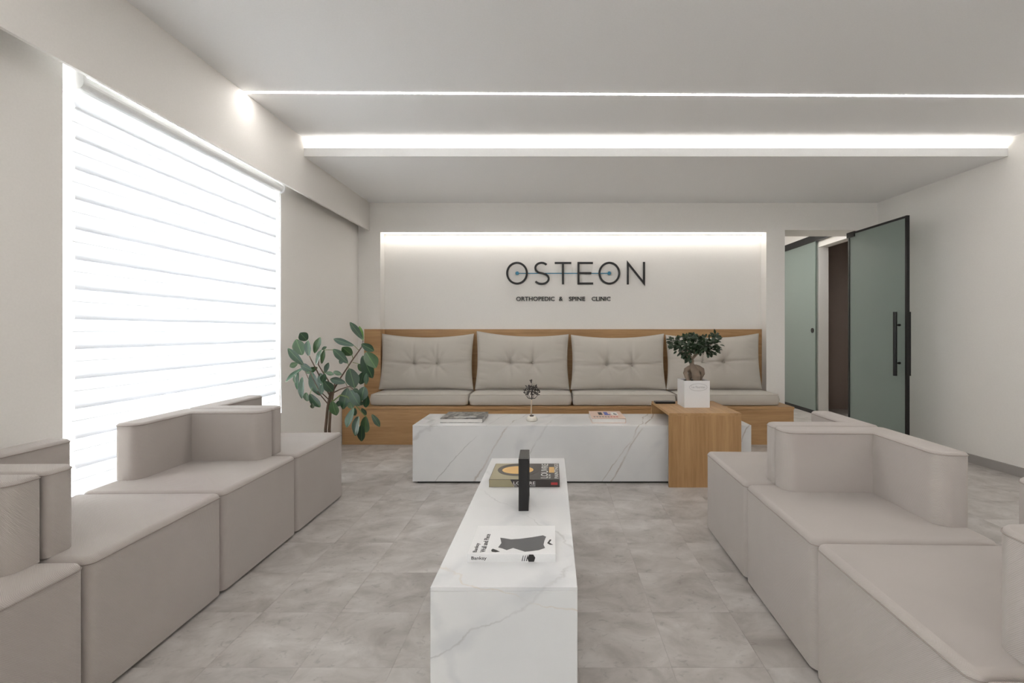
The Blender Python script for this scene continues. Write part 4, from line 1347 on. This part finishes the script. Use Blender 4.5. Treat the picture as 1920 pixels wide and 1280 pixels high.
lv = [ # base, tip (zoom pixels), width, tone, side tilt
 (1460, 420, 1240, 115, 95, 0), (1470, 440, 1395, 190, 78, 2), (1320, 530, 940, 410, 95, 0), (1440, 500, 1660, 620, 110, 3), (1520, 640, 1690, 900, 190, 1),
 (1460, 700, 1620, 1095, 190, 0), (1280, 690, 1110, 560, 150, 1), (1210, 830, 950, 580, 115, 0), (1130, 750, 1060, 840, 70, 0), (1235, 920, 1330, 1250, 190, 0),
 (1490, 970, 1410, 1200, 125, 0), (1530, 1000, 1520, 1190, 70, 0), (1390, 840, 1480, 980, 90, 1), (510, 440, 390, 310, 135, 0), (430, 690, 310, 420, 190, 1),
 (540, 710, 510, 440, 155, 3), (450, 860, 165, 575, 115, 3), (640, 660, 725, 375, 115, 1), (665, 860, 740, 600, 110, 3), (760, 840, 800, 600, 65, 1), (760, 600, 845, 540, 50, 0),
 (350, 830, 205, 890, 85, 1), (440, 920, 110, 1140, 90, 3), (600, 960, 380, 850, 100, 0), (820, 1000, 870, 815, 85, 0), (830, 990, 965, 1020, 60, 1), (960, 975, 1095, 1020, 65, 1),
 (1170, 1165, 890, 1100, 100, 0), (365, 980, 320, 1290, 90, 3), (590, 975, 700, 1400, 215, 3), (430, 1060, 400, 1440, 110, 3), (500, 1330, 500, 1490, 105, 1), (560, 1350, 720, 1600, 160, 3),
 (600, 1510, 600, 1615, 55, 1), (775, 1180, 750, 1360, 90, 0), (800, 1140, 950, 1320, 135, 0), (730, 1000, 775, 1190, 130, 3), (945, 1480, 1000, 1735, 155, 1), (1060, 1470, 1030, 1580, 65, 0),
 (1210, 1250, 1110, 1620, 175, 0), (1250, 1290, 1400, 1560, 155, 0), (1490, 1230, 1430, 1475, 165, 0), (1540, 1370, 1510, 1600, 95, 0), (1310, 1600, 1170, 1930, 135, 3), (1400, 1740, 1300, 2080, 175, 3),
 (1525, 1740, 1500, 2030, 160, 1), (1450, 1880, 1430, 2180, 120, 0), (1620, 1705, 1760, 1920, 80, 0), (1440, 1600, 1530, 1720, 60, 0), (1330, 1590, 1330, 1740, 55, 0), (1440, 1480, 1430, 1560, 60, 0),
 (1250, 1480, 1280, 1610, 100, 1), (1300, 1270, 1390, 1320, 60, 0), (690, 900, 480, 1000, 90, 1), (300, 1040, 290, 1180, 60, 1), (820, 1010, 760, 1160, 90, 0)]
# one shared leaf mesh: length along +Y, width along X, unit size
lb_ = bmesh.new()
prof = []
for k in range(19):
    t_ = k / 18
    w_ = 0.5 * (math.sin(math.pi * t_ ** 0.92) ** 0.72) * (1 - 0.10 * math.sin(math.pi * 2 * t_))
    prof.append((t_, max(w_, 0.02) if k < 18 else 0.0))
rowsL = []
for t_, w_ in prof:
    c_ = -0.10 * t_ * t_
    rowsL.append([lb_.verts.new((k * w_ / 2, t_, c_ + 0.13 * abs(k * w_ / 2))) for k in (-2, -1, 0, 1, 2)] if w_ > 0 else [lb_.verts.new((0, t_, c_))])
for a, b in zip(rowsL, rowsL[1:]):
    if len(b) == 5:
        for k in range(4): lb_.faces.new((a[k], a[k + 1], b[k + 1], b[k]))
    else:
        for k in range(4): lb_.faces.new((a[k], a[k + 1], b[0]))
leaf_meshes = {}
base_me = bpy.data.meshes.new('leaf'); lb_.to_mesh(base_me); lb_.free()
for p in base_me.polygons: p.use_smooth = True
for k in range(4):
    me = base_me.copy(); me.materials.append(M['leaf%d' % k]); leaf_meshes[k] = me
rl = random.Random(11)
for (x0, y0, x1, y1, w, tone) in lv:
    dy = rl.uniform(-0.10, 0.07) - (0.05 if y0 > 1200 and x0 > 1000 else 0)
    a = pl3(x0, y0, 'A', dy); b = pl3(x1, y1, 'A', dy + rl.uniform(-0.06, 0.05))
    d = (b - a); ln = d.length; d.normalize()
    want = Vector((-0.35, -0.9, 0.45)) if tone == 3 else Vector((rl.uniform(-0.2, 0.5), -1.0, rl.uniform(-0.1, 0.5)))
    n_v = (want - d * want.dot(d)).normalized()
    s_v = d.cross(n_v)
    wd = w / 9.143 / 262.0 * 1.18
    mt = Matrix(((s_v.x * wd, d.x * ln, n_v.x * ln * 0.8, a.x), (s_v.y * wd, d.y * ln, n_v.y * ln * 0.8, a.y), (s_v.z * wd, d.z * ln, n_v.z * ln * 0.8, a.z), (0, 0, 0, 1)))
    o = bpy.data.objects.new('leaf', leaf_meshes[tone])
    COL.objects.link(o); o.parent = rp; o.matrix_local = mt
    # its petiole reaches back towards the nearest branch
for (pa, pb_) in (((1320, 530), (1395, 605)), ((1280, 690), (1300, 760)), ((1210, 830), (1225, 870)), ((1390, 840), (1290, 815)), ((760, 600), (960, 600)), ((1170, 1165), (1200, 1230)), ((945, 1480), (920, 1400)), ((450, 860), (470, 930)), ((440, 920), (520, 960)), ((560, 1350), (600, 1250)), ((1235, 920), (1200, 900)), ((820, 1000), (770, 960))):
    bm = bmesh.new()
    tube(bm, [pl3(pa[0], pa[1], 'A', -0.01), pl3(pb_[0], pb_[1], 'A', 0)], 0.0022, 5)
    finish(bm, 'petiole', 'gstem', rp)
